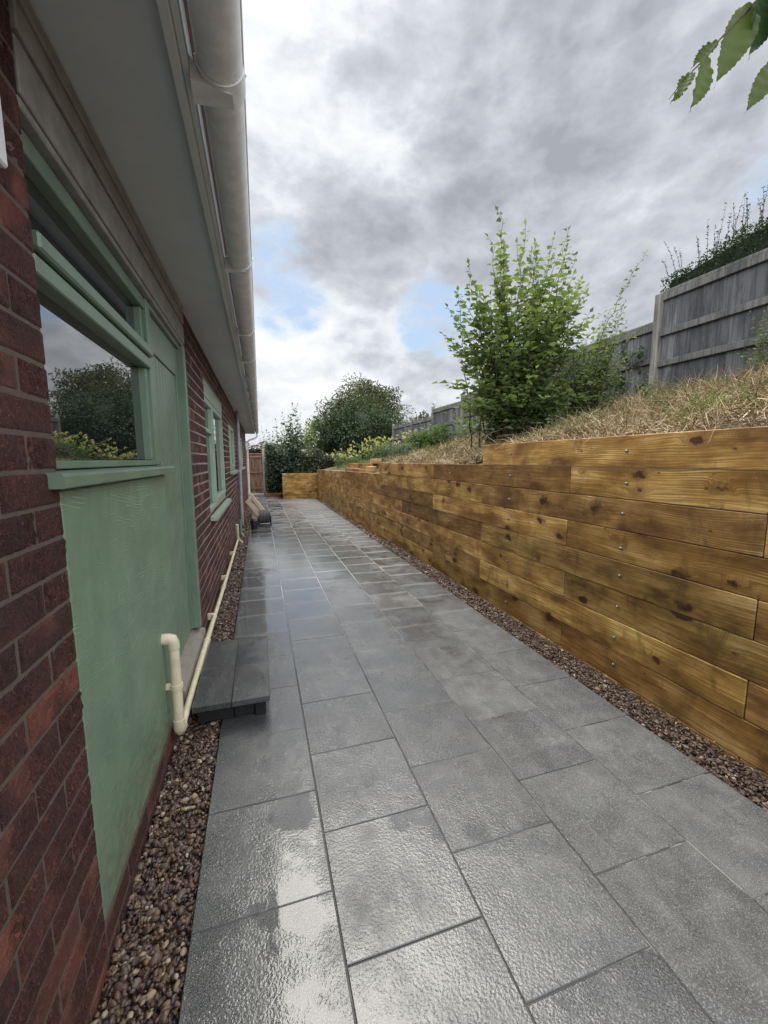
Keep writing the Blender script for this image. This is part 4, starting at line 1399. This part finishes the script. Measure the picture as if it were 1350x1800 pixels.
plant('shrub', 'tall bushy green shrub with serrated leaves standing behind the timber wall', 'shrub', (3.28, 4.75, zbank(3.28, 4.75)), tips, SHRUB, SHBARK,
      base_spread=0.18, leaf_l=0.112, leaf_w=0.088, spacing=0.036, start=0.25, stem_r=0.011, arch=0.55)
tips = [(5.15, 4.6, 4.28), (4.95, 4.7, 3.65), (5.3, 4.7, 3.35), (4.7, 4.5, 3.5), (4.85, 4.6, 3.2)]
tips += [tuple(p) for p in rand_tips(120, (4.5, 4.7, 2.75), (0.78, 0.45, 0.85), 1.95, 0.25)]
plant('shrub', 'smaller pale leaved shrub with one tall shoot between big shrub and grey post', 'shrub', (4.35, 4.8, zbank(4.35, 4.8)), tips, SHRUB2, SHBARK,
      base_spread=0.12, leaf_l=0.066, leaf_w=0.048, spacing=0.032, start=0.25, stem_r=0.008, arch=0.3)
# dark low greenery at its foot
DEEP = m_leaf('dark_leaf', [(0.018, 0.032, 0.014), (0.035, 0.06, 0.022), (0.06, 0.095, 0.035)], 0.25, 0.45, 1.2)
tips = [tuple(p) for p in rand_tips(46, (3.45, 4.35, 1.95), (0.95, 0.35, 0.42), 1.66, 0.1)]
plant('undergrowth_plant', 'low dark leafy undergrowth at the foot of the big shrub', 'plant', (3.45, 4.5, zbank(3.45, 4.5)), tips, DEEP,
      base_spread=0.4, leaf_l=0.10, leaf_w=0.07, spacing=0.035, start=0.15, stem_r=0.005, arch=0.4)

WEED0 = m_leaf('bank_weed_leaf', [(0.04, 0.065, 0.028), (0.075, 0.11, 0.045), (0.12, 0.155, 0.07)], 0.3, 0.5)
# small plants along the near fence
tips = [tuple(p) for p in rand_tips(26, (5.35, 3.15, 2.85), (0.35, 0.32, 0.42), 2.5, 0.2)]
plant('young_shrub', 'small leafy shrub in front of the grey fence at the right edge', 'shrub', (5.4, 3.15, zbank(5.4, 3.15)), tips, SHRUB2,
      base_spread=0.08, leaf_l=0.05, leaf_w=0.03, spacing=0.03, start=0.2, stem_r=0.005, arch=0.3)
tips = [tuple(p) for p in rand_tips(14, (5.55, 4.75, 2.62), (0.18, 0.16, 0.2), 2.45, 0.1)]
plant('weed', 'small leafy weed at the foot of the tall grey fence post', 'plant', (5.55, 4.75, zbank(5.55, 4.75)), tips, SHRUB2,
      base_spread=0.05, leaf_l=0.05, leaf_w=0.035, spacing=0.03, start=0.1, stem_r=0.003, arch=0.3)
# scattered weeds rooted in the hay
for x, y, lb in ((3.3, 2.6, 'small green weed in the hay nearest the top timber'), (4.3, 2.1, 'green weed patch in the hay near the right edge'), (4.0, 3.3, 'weed growing from the middle of the hay bank'),
                 (5.0, 3.9, 'taller weed between the grey post and the hay'), (2.9, 3.4, 'low weed at the edge of the hay beside the big shrub')):
    z = zbank(x, y)
    tp = [np.array((x + RNG.normal(0, .14), y + RNG.normal(0, .14), z + RNG.uniform(.05, .24))) for _ in range(9)]
    plant('bank_weed', lb, 'plant', (x, y, z), tp, WEED0, STEM_G, 'weeds rooted in the hay', base_spread=.06, leaf_l=.06, leaf_w=.03, spacing=.03, start=.1, stem_r=.003, arch=.3)
# ivy clinging to the fence next to the post
n = 420
yy = RNG.uniform(5.1, 6.0, n); zz = 2.45 + RNG.random(n) ** 1.1 * 0.85
keep = np.array([mnoise.noise(Vector((0, a * 4.2, b * 3.6))) > -0.08 for a, b in zip(yy, zz)])
yy, zz = yy[keep], zz[keep]; n = len(yy)
Pv = np.stack([np.full(n, 5.955) - RNG.uniform(0, .05, n), yy, zz], 1)
Dv = np.stack([-RNG.uniform(.2, .7, n), RNG.normal(0, .5, n), -RNG.uniform(.3, 1, n)], 1)
V, F = leaf_arrays(Pv, Dv, RNG.uniform(.05, .085, n), RNG.uniform(.04, .07, n))
tag(arr_mesh('ivy', V, F, DEEP), 'dark ivy clinging to the grey fence left of the tall post', 'ivy')

# hedge beyond the near fence with upright shoots
hd = thing('hedge', 'dark clipped hedge with thin upright shoots showing over the grey fence', 'hedge', (6.7, 3.6, 2.4))
n = 13000
yy = RNG.uniform(1.2, 5.45, n)
top = 4.40 + 0.16 * (5.47 - yy) + 0.035 * np.sin(yy * 6) - 0.12 * np.clip(yy - 5.2, 0, 1)
zz = top - RNG.random(n) ** 1.5 * 0.5
xx = 6.42 + RNG.random(n) * 0.4
Pv = np.stack([xx, yy, zz], 1)
V, F = leaf_arrays(Pv, RNG.normal(0, 1, (n, 3)) + np.array([-.3, 0, .5]), RNG.uniform(.025, .05, n), RNG.uniform(.018, .03, n))
arr_mesh('foliage', V, F, DEEP, hd)
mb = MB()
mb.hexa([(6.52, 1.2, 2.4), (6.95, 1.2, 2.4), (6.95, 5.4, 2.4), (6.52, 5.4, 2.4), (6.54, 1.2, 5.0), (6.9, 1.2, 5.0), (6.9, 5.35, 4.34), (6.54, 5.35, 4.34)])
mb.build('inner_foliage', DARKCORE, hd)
sh = MB(); Pl, Dl = [], []
for k in range(88):
    y = RNG.uniform(2.2, 5.5); x = RNG.uniform(6.5, 6.95)
    tp = 4.38 + 0.16 * (5.47 - y)
    h = RNG.uniform(0.35, 0.80) if y < 5 else RNG.uniform(0.4, 0.9)
    lean = np.array([RNG.normal(0, .05), RNG.normal(0.03, .07) + (0.12 if y > 5.0 else 0), h])
    a = np.array([x, y, tp - 0.1]); C = bez(a, a + lean * np.array([.2, .2, .5]), a + lean, 7)
    sh.tube([tuple(c) for c in C], [0.0055 - 0.0007 * i for i in range(7)], 4, False)
    for q in range(26):
        t = RNG.uniform(0.1, 1) * 6; i = min(5, int(t)); pt = C[i] + (C[i + 1] - C[i]) * (t - i)
        Pl.append(pt); Dl.append(np.array([RNG.normal(0, 1), RNG.normal(0, 1), 0.7]))
sh.build('shoot', BARK, hd, True)
n = len(Pl)
V, F = leaf_arrays(np.array(Pl), np.array(Dl), RNG.uniform(.022, .042, n), RNG.uniform(.012, .02, n))
arr_mesh('shoot_leaves', V, F, DEEP, hd)

# weeds along the bank
WEED = m_leaf('weed_leaf', [(0.05, 0.09, 0.035), (0.09, 0.14, 0.055), (0.14, 0.19, 0.08), (0.20, 0.24, 0.12)], 0.35, 0.5)
FEATH = m_leaf('feathery_leaf', [(0.045, 0.085, 0.03), (0.08, 0.13, 0.045), (0.12, 0.175, 0.06)], 0.3, 0.6)
FLOWER = m_leaf('yellow_flower', [(0.45, 0.40, 0.12), (0.55, 0.51, 0.20), (0.66, 0.63, 0.36)], 0.3, 0.5, 1.0)
GREYW = m_leaf('grey_green_leaf', [(0.07, 0.095, 0.065), (0.12, 0.15, 0.10), (0.19, 0.22, 0.16)], 0.3, 0.6)
def flower_plant(x, y, h, w, label, n=26, mat=WEED):
    z = zbank(x, y)
    tips = [np.array((x + RNG.normal(0, w), y + RNG.normal(0, w * 1.4), z + h * RNG.uniform(0.55, 1.0))) for _ in range(n)]
    t = plant('flowering_weed', label, 'plant', (x, y, z), tips, mat, STEM_G, 'yellow flowering weeds on the bank', base_spread=w * 0.6, leaf_l=0.085, leaf_w=0.028, spacing=0.03, start=0.1, stem_r=0.005, arch=0.2)
    for tp in tips:
        m = 9
        P = tp + RNG.normal(0, 0.03, (m, 3))
        V, F = leaf_arrays(np.repeat(np.array(tp)[None], m, 0), RNG.normal(0, 1, (m, 3)) + np.array([0, 0, .6]), RNG.uniform(.04, .085, m), RNG.uniform(.03, .05, m))
        F = np.where(F % 5 == 0, 0, F)                       # petals share the head's centre
        used = np.unique(F); mp = np.zeros(len(V), int); mp[used] = np.arange(len(used))
        arr_mesh('flower_head', V[used], mp[F], FLOWER, t)
flower_plant(3.1, 13.8, 0.62, 0.30, 'yellow flowering weed clump nearest the far end of the timber wall')
flower_plant(3.5, 12.9, 0.75, 0.32, 'yellow flowering weed clump behind the loose sleepers', 30)
flower_plant(3.7, 12.0, 0.72, 0.28, 'tallest yellow topped weed clump right of the loose sleepers')
flower_plant(4.4, 11.6, 0.75, 0.25, 'paler yellow weed clump close to the far fence', 18)
flower_plant(2.8, 14.9, 0.55, 0.25, 'low pale green weed clump at the corner of the two timber walls', 18, GREYW)


def bush(name, label, cat, c, r, n, leaf, mat, group=None, trunk=0.03, trunk_base=None, clump=0.55, nclump=40, core=None):
    """round crown of leaf clumps on a trunk with limbs"""
    t = thing(name, label, cat, (c[0], c[1], trunk_base if trunk_base is not None else c[2] - r[2]), group)
    cl = []
    while len(cl) < nclump:
        v = RNG.normal(0, 1, 3); v /= np.linalg.norm(v)
        if v[2] < -0.75: continue
        cl.append(np.array(c) + v * np.array(r) * RNG.uniform(0.55, 0.95))
    cl = np.array(cl)
    idx = RNG.integers(0, nclump, n)
    cr = np.array(r) * RNG.uniform(0.17, 0.36, nclump)[:, None]
    d = RNG.normal(0, 1, (n, 3)); d /= np.linalg.norm(d, axis=1)[:, None]
    rad = RNG.random(n) ** 0.4
    P = cl[idx] + d * cr[idx] * rad[:, None]
    Dv = d + RNG.normal(0, .6, (n, 3)) + np.array([0, 0, -0.2])
    V, F = leaf_arrays(P, Dv, RNG.uniform(leaf * .7, leaf * 1.3, n), RNG.uniform(leaf * .5, leaf * .8, n))
    arr_mesh('crown', V, F, mat, t)
    s = MB()
    b0 = np.array([c[0], c[1], (trunk_base if trunk_base is not None else c[2] - r[2]) - 0.1])
    fork = np.array([c[0], c[1], c[2] - r[2] * 0.35])
    s.tube([tuple(b0), tuple((b0 + fork) / 2 + RNG.normal(0, .03, 3)), tuple(fork)], [trunk, trunk * .8, trunk * .6], 8, False)
    for q in cl[RNG.permutation(nclump)[:min(18, nclump)]]:
        s.tube([tuple(fork), tuple((fork + q) / 2 + RNG.normal(0, r[0] * .06, 3)), tuple(q)], [trunk * .45, trunk * .28, trunk * .08], 5, False)
    s.build('trunk', BARK, t, True)
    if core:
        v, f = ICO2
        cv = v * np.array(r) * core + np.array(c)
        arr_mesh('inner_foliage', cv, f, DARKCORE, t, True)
    return t

# feathery green mounds and grey weeds under the far fence
def mound(x, y, r, h, label, mat, n=900, leaf=0.07):
    z = zbank(x, y)
    bush('mound_plant', label, 'plant', (x, y, z + h * .5), (r, r, h * .55), n, leaf, mat, 'green mounds on the bank', 0.012, z, nclump=22)
mound(4.05, 10.2, 0.32, 0.55, 'feathery green mound plant left of centre below the far fence', FEATH)
mound(4.0, 8.9, 0.36, 0.60, 'larger bright feathery green mound below the far fence nearest the big shrub', FEATH, 1100)
mound(3.5, 11.2, 0.42, 0.50, 'silvery grey green mound beside the yellow flowers', GREYW, 900, 0.06)
mound(3.6, 9.9, 0.35, 0.38, 'low grey green mound at the edge of the hay', GREYW, 700, 0.06)
for i, (x, y, h, lb) in enumerate([(4.5, 10.4, 1.0, 'tall broad leaved thistle standing against the far fence'), (4.6, 8.6, 0.85, 'leafy nettle clump between the thistle and the big shrub'), (4.2, 7.4, 0.75, 'nettle clump just left of the big shrub'), (4.9, 12.6, 0.7, 'nettle clump under the lowest grey fence bay')]):
    z = zbank(x, y)
    tp = [np.array((x + RNG.normal(0, .25), y + RNG.normal(0, .3), z + h * RNG.uniform(.4, 1))) for _ in range(14)]
    plant('tall_weed', lb, 'plant', (x, y, z), tp, WEED if i % 2 else GREYW, STEM_G, 'tall weeds by the far fence', base_spread=.12, leaf_l=.13, leaf_w=.07, spacing=.05, start=.15, stem_r=.006, arch=.2)

# trees beyond the end of the garden
TDARK = m_leaf('evergreen_leaf', [(0.020, 0.034, 0.020), (0.034, 0.056, 0.030), (0.052, 0.080, 0.040), (0.075, 0.108, 0.056)], 0.25, 0.5, 1.2)
TBRN = m_leaf('bronze_leaf', [(0.035, 0.045, 0.025), (0.062, 0.074, 0.038), (0.092, 0.10, 0.054), (0.08, 0.105, 0.052)], 0.3, 0.5, 1.3)
TLIGHT = m_leaf('yellow_green_leaf', [(0.10, 0.14, 0.05), (0.16, 0.205, 0.08), (0.24, 0.28, 0.14)], 0.4, 0.5, 1.4)
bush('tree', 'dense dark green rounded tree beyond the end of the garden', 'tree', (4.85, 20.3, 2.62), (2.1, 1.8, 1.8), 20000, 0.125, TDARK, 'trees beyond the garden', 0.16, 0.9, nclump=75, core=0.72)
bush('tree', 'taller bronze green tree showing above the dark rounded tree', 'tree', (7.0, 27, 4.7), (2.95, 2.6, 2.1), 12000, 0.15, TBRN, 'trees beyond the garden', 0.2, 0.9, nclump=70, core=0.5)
bush('tree', 'small pale green tree between the ivy hedge and the dark rounded tree', 'tree', (3.05, 21.5, 2.5), (0.9, 0.9, 1.2), 2200, 0.14, TLIGHT, 'trees beyond the garden', 0.06, 0.9, nclump=40)
# sycamore shoots over the hedge
tips = [(0.35, 19, 2.75), (0.75, 19, 3.25), (1.05, 19, 3.55), (1.5, 19, 3.98), (1.72, 19.0, 3.95), (1.85, 19, 3.55), (2.15, 19, 3.3), (1.3, 19, 3.4), (1.0, 19, 3.1), (2.4, 19, 3.0), (0.6, 19, 2.7)]
tips += [tuple(p) for p in rand_tips(46, (1.4, 19.0, 2.6), (0.95, 0.5, 0.8), 1.9, 0.1)]
plant('sycamore', 'upright green sycamore shoots rising behind the ivy hedge', 'tree', (1.4, 19.1, 0.9), tips, m_leaf('sycamore_leaf', [(0.04, 0.07, 0.03), (0.07, 0.115, 0.05), (0.12, 0.165, 0.08)], .35), BARK, 'trees beyond the garden',
      base_spread=.4, leaf_l=.17, leaf_w=.15, spacing=.07, start=.35, stem_r=.014, arch=.3)
tips = [(0.12, 18.6, 2.9), (0.25, 18.6, 2.55), (0.02, 18.7, 2.5)] + [tuple(p) for p in rand_tips(26, (0.25, 18.7, 2.0), (0.35, 0.3, 0.5), 1.4, 0.1)]
plant('young_tree', 'bright yellow green sapling beside the concrete post', 'tree', (0.35, 18.7, 0.2), tips, TLIGHT, BARK, base_spread=.1, leaf_l=.12, leaf_w=.09, spacing=.06, start=.35, stem_r=.01, arch=.3)

# ivy hedge closing the path
IVYL = m_leaf('ivy_leaf', [(0.022, 0.042, 0.028), (0.04, 0.07, 0.042), (0.07, 0.105, 0.06), (0.12, 0.15, 0.095)], 0.15, 0.3, 1.1)
BRIVY = m_leaf('brown_twig_leaf', [(0.035, 0.042, 0.026), (0.07, 0.075, 0.045), (0.11, 0.115, 0.07)], 0.15, 0.6, 1.0)
iv = thing('ivy_hedge', 'tall dark ivy covered hedge closing the far end of the path', 'hedge', (1.4, 17.6, 0))
def hedge_leaves(x0, x1, n, ztop, mat, y=17.25, depth=.25, leaf=.1, zlo=0.0):
    xx = RNG.uniform(x0, x1, n)
    zz = zlo + RNG.random(n) * (np.array([ztop(a) for a in xx]) - zlo)
    nn = np.array([mnoise.noise(Vector((a * 2.2, 0, b * 2.2))) for a, b in zip(xx, zz)])
    P = np.stack([xx, y + RNG.random(n) * depth - nn * .22, zz], 1)
    Dv = np.stack([RNG.normal(0, .6, n), -RNG.uniform(.3, 1, n), RNG.normal(-.35, .5, n)], 1)
    return leaf_arrays(P, Dv, RNG.uniform(leaf * .7, leaf * 1.3, n), RNG.uniform(leaf * .6, leaf * 1.05, n))
V, F = hedge_leaves(0.22, 1.55, 3600, lambda a: 2.05 + .12 * math.sin(a * 5), IVYL)
arr_mesh('foliage', V, F, IVYL, iv)
V, F = hedge_leaves(1.25, 4.2, 6400, lambda a: 2.0 - .1 * (a - 1.3) + .1 * math.sin(a * 6), BRIVY, 17.35, .3, .085)
arr_mesh('dry_foliage', V, F, BRIVY, iv)
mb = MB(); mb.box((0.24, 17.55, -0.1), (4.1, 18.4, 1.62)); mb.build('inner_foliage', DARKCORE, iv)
# twiggy hedge far beyond the brown fence panel
hh = thing('hedge', 'grey brown twiggy hedge seen over the brown fence panel', 'hedge', (-0.5, 22, 0))
V, F = hedge_leaves(-2.2, 0.9, 2600, lambda a: 2.35 + .12 * math.sin(a * 7), BRIVY, 22, .5, .13)
arr_mesh('foliage', V, F, BRIVY, hh)
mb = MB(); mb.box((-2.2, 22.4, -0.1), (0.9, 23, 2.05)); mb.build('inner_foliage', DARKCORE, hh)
h2 = thing('hedge', 'low mixed green hedge in the distance behind the trees', 'hedge', (5, 24, 0.5))
V, F = hedge_leaves(0.6, 12.0, 6500, lambda a: 2.25 + .25 * math.sin(a * 1.7) + .1 * math.sin(a * 5), TBRN, 24, .8, .15, 0.6)
arr_mesh('foliage', V, F, TBRN, h2)
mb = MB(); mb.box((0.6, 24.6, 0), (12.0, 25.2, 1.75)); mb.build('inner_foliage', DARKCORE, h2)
# bramble over the far fence
bush('bramble', 'pale bramble tumbling over the top of the lowest far fence bay', 'shrub', (6.6, 16.2, 2.85), (0.5, 2.2, 0.55), 1700, 0.11, TBRN, None, 0.02, 1.6, nclump=34)
# hedges and trees filling the distance
bush('tree', 'far off bushy green tree low on the horizon right of the bronze tree', 'tree', (13, 33, 3.4), (3.4, 2.5, 1.6), 3200, 0.25, TBRN, 'trees beyond the garden', .15, 0.9, nclump=40, core=.7)

# overhanging twig in the top right corner, near the camera
TW = m_leaf('elm_leaf', [(0.055, 0.085, 0.018), (0.075, 0.11, 0.022), (0.10, 0.135, 0.03)], 0.42, 0.4, 1.15)
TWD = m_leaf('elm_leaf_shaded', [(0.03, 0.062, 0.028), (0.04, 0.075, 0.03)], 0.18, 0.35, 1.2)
br = thing('branch', 'leafy twig with serrated green leaves hanging in the top right corner', 'branch', (1.05, 0.7, 2.4))
def camray_free(x, z):
    return np.array([x, 0.7, z])
tw = MB()
tw.tube([(1.30, 0.66, 2.60), (1.115, 0.69, 2.475), (1.03, 0.70, 2.425), (0.985, 0.70, 2.38), (0.932, 0.70, 2.325), (0.905, 0.70, 2.29), (0.848, 0.70, 2.235), (0.812, 0.70, 2.19)],
        [0.0035, 0.003, 0.0026, 0.0022, 0.0019, 0.0016, 0.0012, 0.0006], 7)
tw.tube([(1.30, 0.66, 2.60), (1.22, 0.7, 2.43), (1.13, 0.7, 2.345)], [0.003, 0.002, 0.001], 6)
tw.build('twig', BARK, br, True)
def big_leaf(base, tip, width, mat, out):
    """serrated leaf with a midrib fold; out: direction its face turns to"""
    b, t = np.array(base), np.array(tip)
    ax = t - b; L = np.linalg.norm(ax); ax /= L
    nrm = np.array(out, float); nrm -= ax * (nrm @ ax); nrm /= np.linalg.norm(nrm)
    side = np.cross(ax, nrm)
    ns = 40
    V, F = [], []
    for i in range(ns + 1):
        u = i / ns
        prof = math.sin(math.pi * min(1, (u / 0.90) ** 0.86)) ** 0.82 if u < 0.90 else 0.0
        prof = max(prof, 0.05 * (1 - u))
        w = width * .5 * max(prof, 0.0)
        ser = (0.0026 if i % 2 else 0.0) * (1 if 0.15 < u < 0.84 else 0.1)
        curl = -0.10 * L * (u ** 2)
        p = b + ax * L * u + nrm * curl
        rip = 0.002 * math.sin(u * 40)
        e = nrm * (w * 0.30 + rip)
        V += [p + side * (w + ser) + e, p + side * w * .5 + e * .45, p, p - side * w * .5 + e * .45, p - side * (w + ser) + e]
    for i in range(ns):
        for k in range(4):
            a = i * 5 + k
            F.append((a, a + 1, a + 6, a + 5))
    me = bpy.data.meshes.new('leaf')
    me.from_pydata([tuple(v) for v in V], [], F)
    return link(me, 'leaf', mat, br, True)
Y7 = 0.70
for base, tip, w, mat, out in [((1.015, Y7, 2.415), (0.932, Y7 - .01, 2.245), 0.060, TW, (-.3, -1, .2)),
                               ((0.905, Y7, 2.290), (0.872, Y7 - .01, 2.180), 0.047, TW, (.2, -1, .1)),
                               ((0.930, Y7, 2.325), (0.888, Y7 + .02, 2.285), 0.026, TW, (-.6, -.8, .5)),
                               ((0.862, Y7, 2.250), (0.815, Y7 - .02, 2.185), 0.024, TW, (-.8, -.7, .3)),
                               ((0.858, Y7, 2.245), (0.834, Y7 + .01, 2.195), 0.022, TW, (.5, -.9, .1)),
                               ((1.045, Y7, 2.44), (1.012, Y7 - .02, 2.305), 0.066, TWD, (.1, -1, .3)),
                               ((1.075, Y7, 2.46), (1.045, Y7 - .04, 2.305), 0.070, TWD, (.35, -1, .2)),
                               ((1.125, Y7, 2.345), (1.020, Y7 - .01, 2.215), 0.045, TW, (-.5, -.9, .3))]:
    big_leaf(base, tip, w, mat, out)

# ------------------------------------------------------------------ things left on the paving
rl = thing('cable_reel', 'black cable reel standing on the wet slabs far down the path', 'cable reel', (0.05, 9.45, 0))
for x in (-0.075, 0.165):
    mb = MB(); mb.tube([(x, 9.45, 0.215), (x + 0.016, 9.45, 0.215)], 0.185, 24)
    mb.build('flange', BLACKP, rl, True)
mb = MB()
for k in range(7):
    x = -0.052 + k * 0.031
    ring = [(x, 9.45 + 0.142 * math.cos(a), 0.215 + 0.142 * math.sin(a)) for a in np.linspace(0, 2 * math.pi, 25)]
    mb.tube(ring, 0.0155, 8, False)
mb.tube([(-0.06, 9.45, 0.215), (0.165, 9.45, 0.215)], 0.13, 20)
mb.build('cable', CABLE, rl, True)
mb = MB()
for x in (-0.09, 0.195):
    mb.tube([(x, 9.33, 0.012), (x, 9.45, 0.215), (x, 9.57, 0.012)], 0.011, 8)
for y in (9.33, 9.57):
    mb.tube([(-0.10, y, 0.012), (0.205, y, 0.012)], 0.012, 8)
mb.build('stand', BLACKP, rl, True)
mb = MB(); mb.tube([(0.18, 9.44, 0.33), (0.25, 9.44, 0.33)], 0.014, 8); mb.build('handle', BLACKP, rl, True)
cn = thing('canister', 'small black lidded canister in front of the cable reel', 'canister', (-0.17, 9.05, 0))
mb = MB(); mb.tube([(-0.17, 9.05, 0.003), (-0.17, 9.05, 0.02), (-0.17, 9.05, 0.18), (-0.17, 9.05, 0.20)], [0.066, 0.072, 0.072, 0.055], 18); mb.build('body', BLACKP, cn, True)
mb = MB(); mb.tube([(-0.17, 9.05, 0.20), (-0.17, 9.05, 0.235), (-0.17, 9.05, 0.245)], [0.057, 0.057, 0.045], 18); mb.build('lid', m_plain('grey_lid', (0.10, 0.10, 0.11), .3), cn, True)
def leanblock(loc, size, ry, rz, label):
    me = bpy.data.meshes.new('timber_block')
    bm = bmesh.new(); bmesh.ops.create_cube(bm, size=1)
    for v in bm.verts:
        v.co = Vector((v.co.x * size[0], v.co.y * size[1], v.co.z * size[2]))
    bmesh.ops.bevel(bm, geom=bm.edges[:], offset=0.006, segments=1, affect='EDGES')
    bm.to_mesh(me); bm.free()
    o = link(me, 'timber_block', PALEWOOD)
    o.location = loc; o.rotation_euler = (0, ry, rz)
    tag(o, label, 'timber block', 'pale blocks leaning by the wall')
leanblock((-0.19, 10.35, 0.30), (0.48, 0.34, 0.115), math.radians(54), 0.12, 'nearer pale timber block leaning by the brick wall behind the reel')
leanblock((-0.13, 11.3, 0.36), (0.58, 0.34, 0.09), math.radians(54), 0.05, 'further pale timber block leaning by the brick wall')
mb = MB(); mb.tube([(-0.46, 10.2, 0.62), (-0.33, 9.6, -0.01)], 0.011, 8)
tag(mb.build('rusty_rod', m_plain('rust', (0.16, 0.06, 0.035), .7)), 'thin rusty rod leaning on the brick wall beside the downpipe', 'rod')
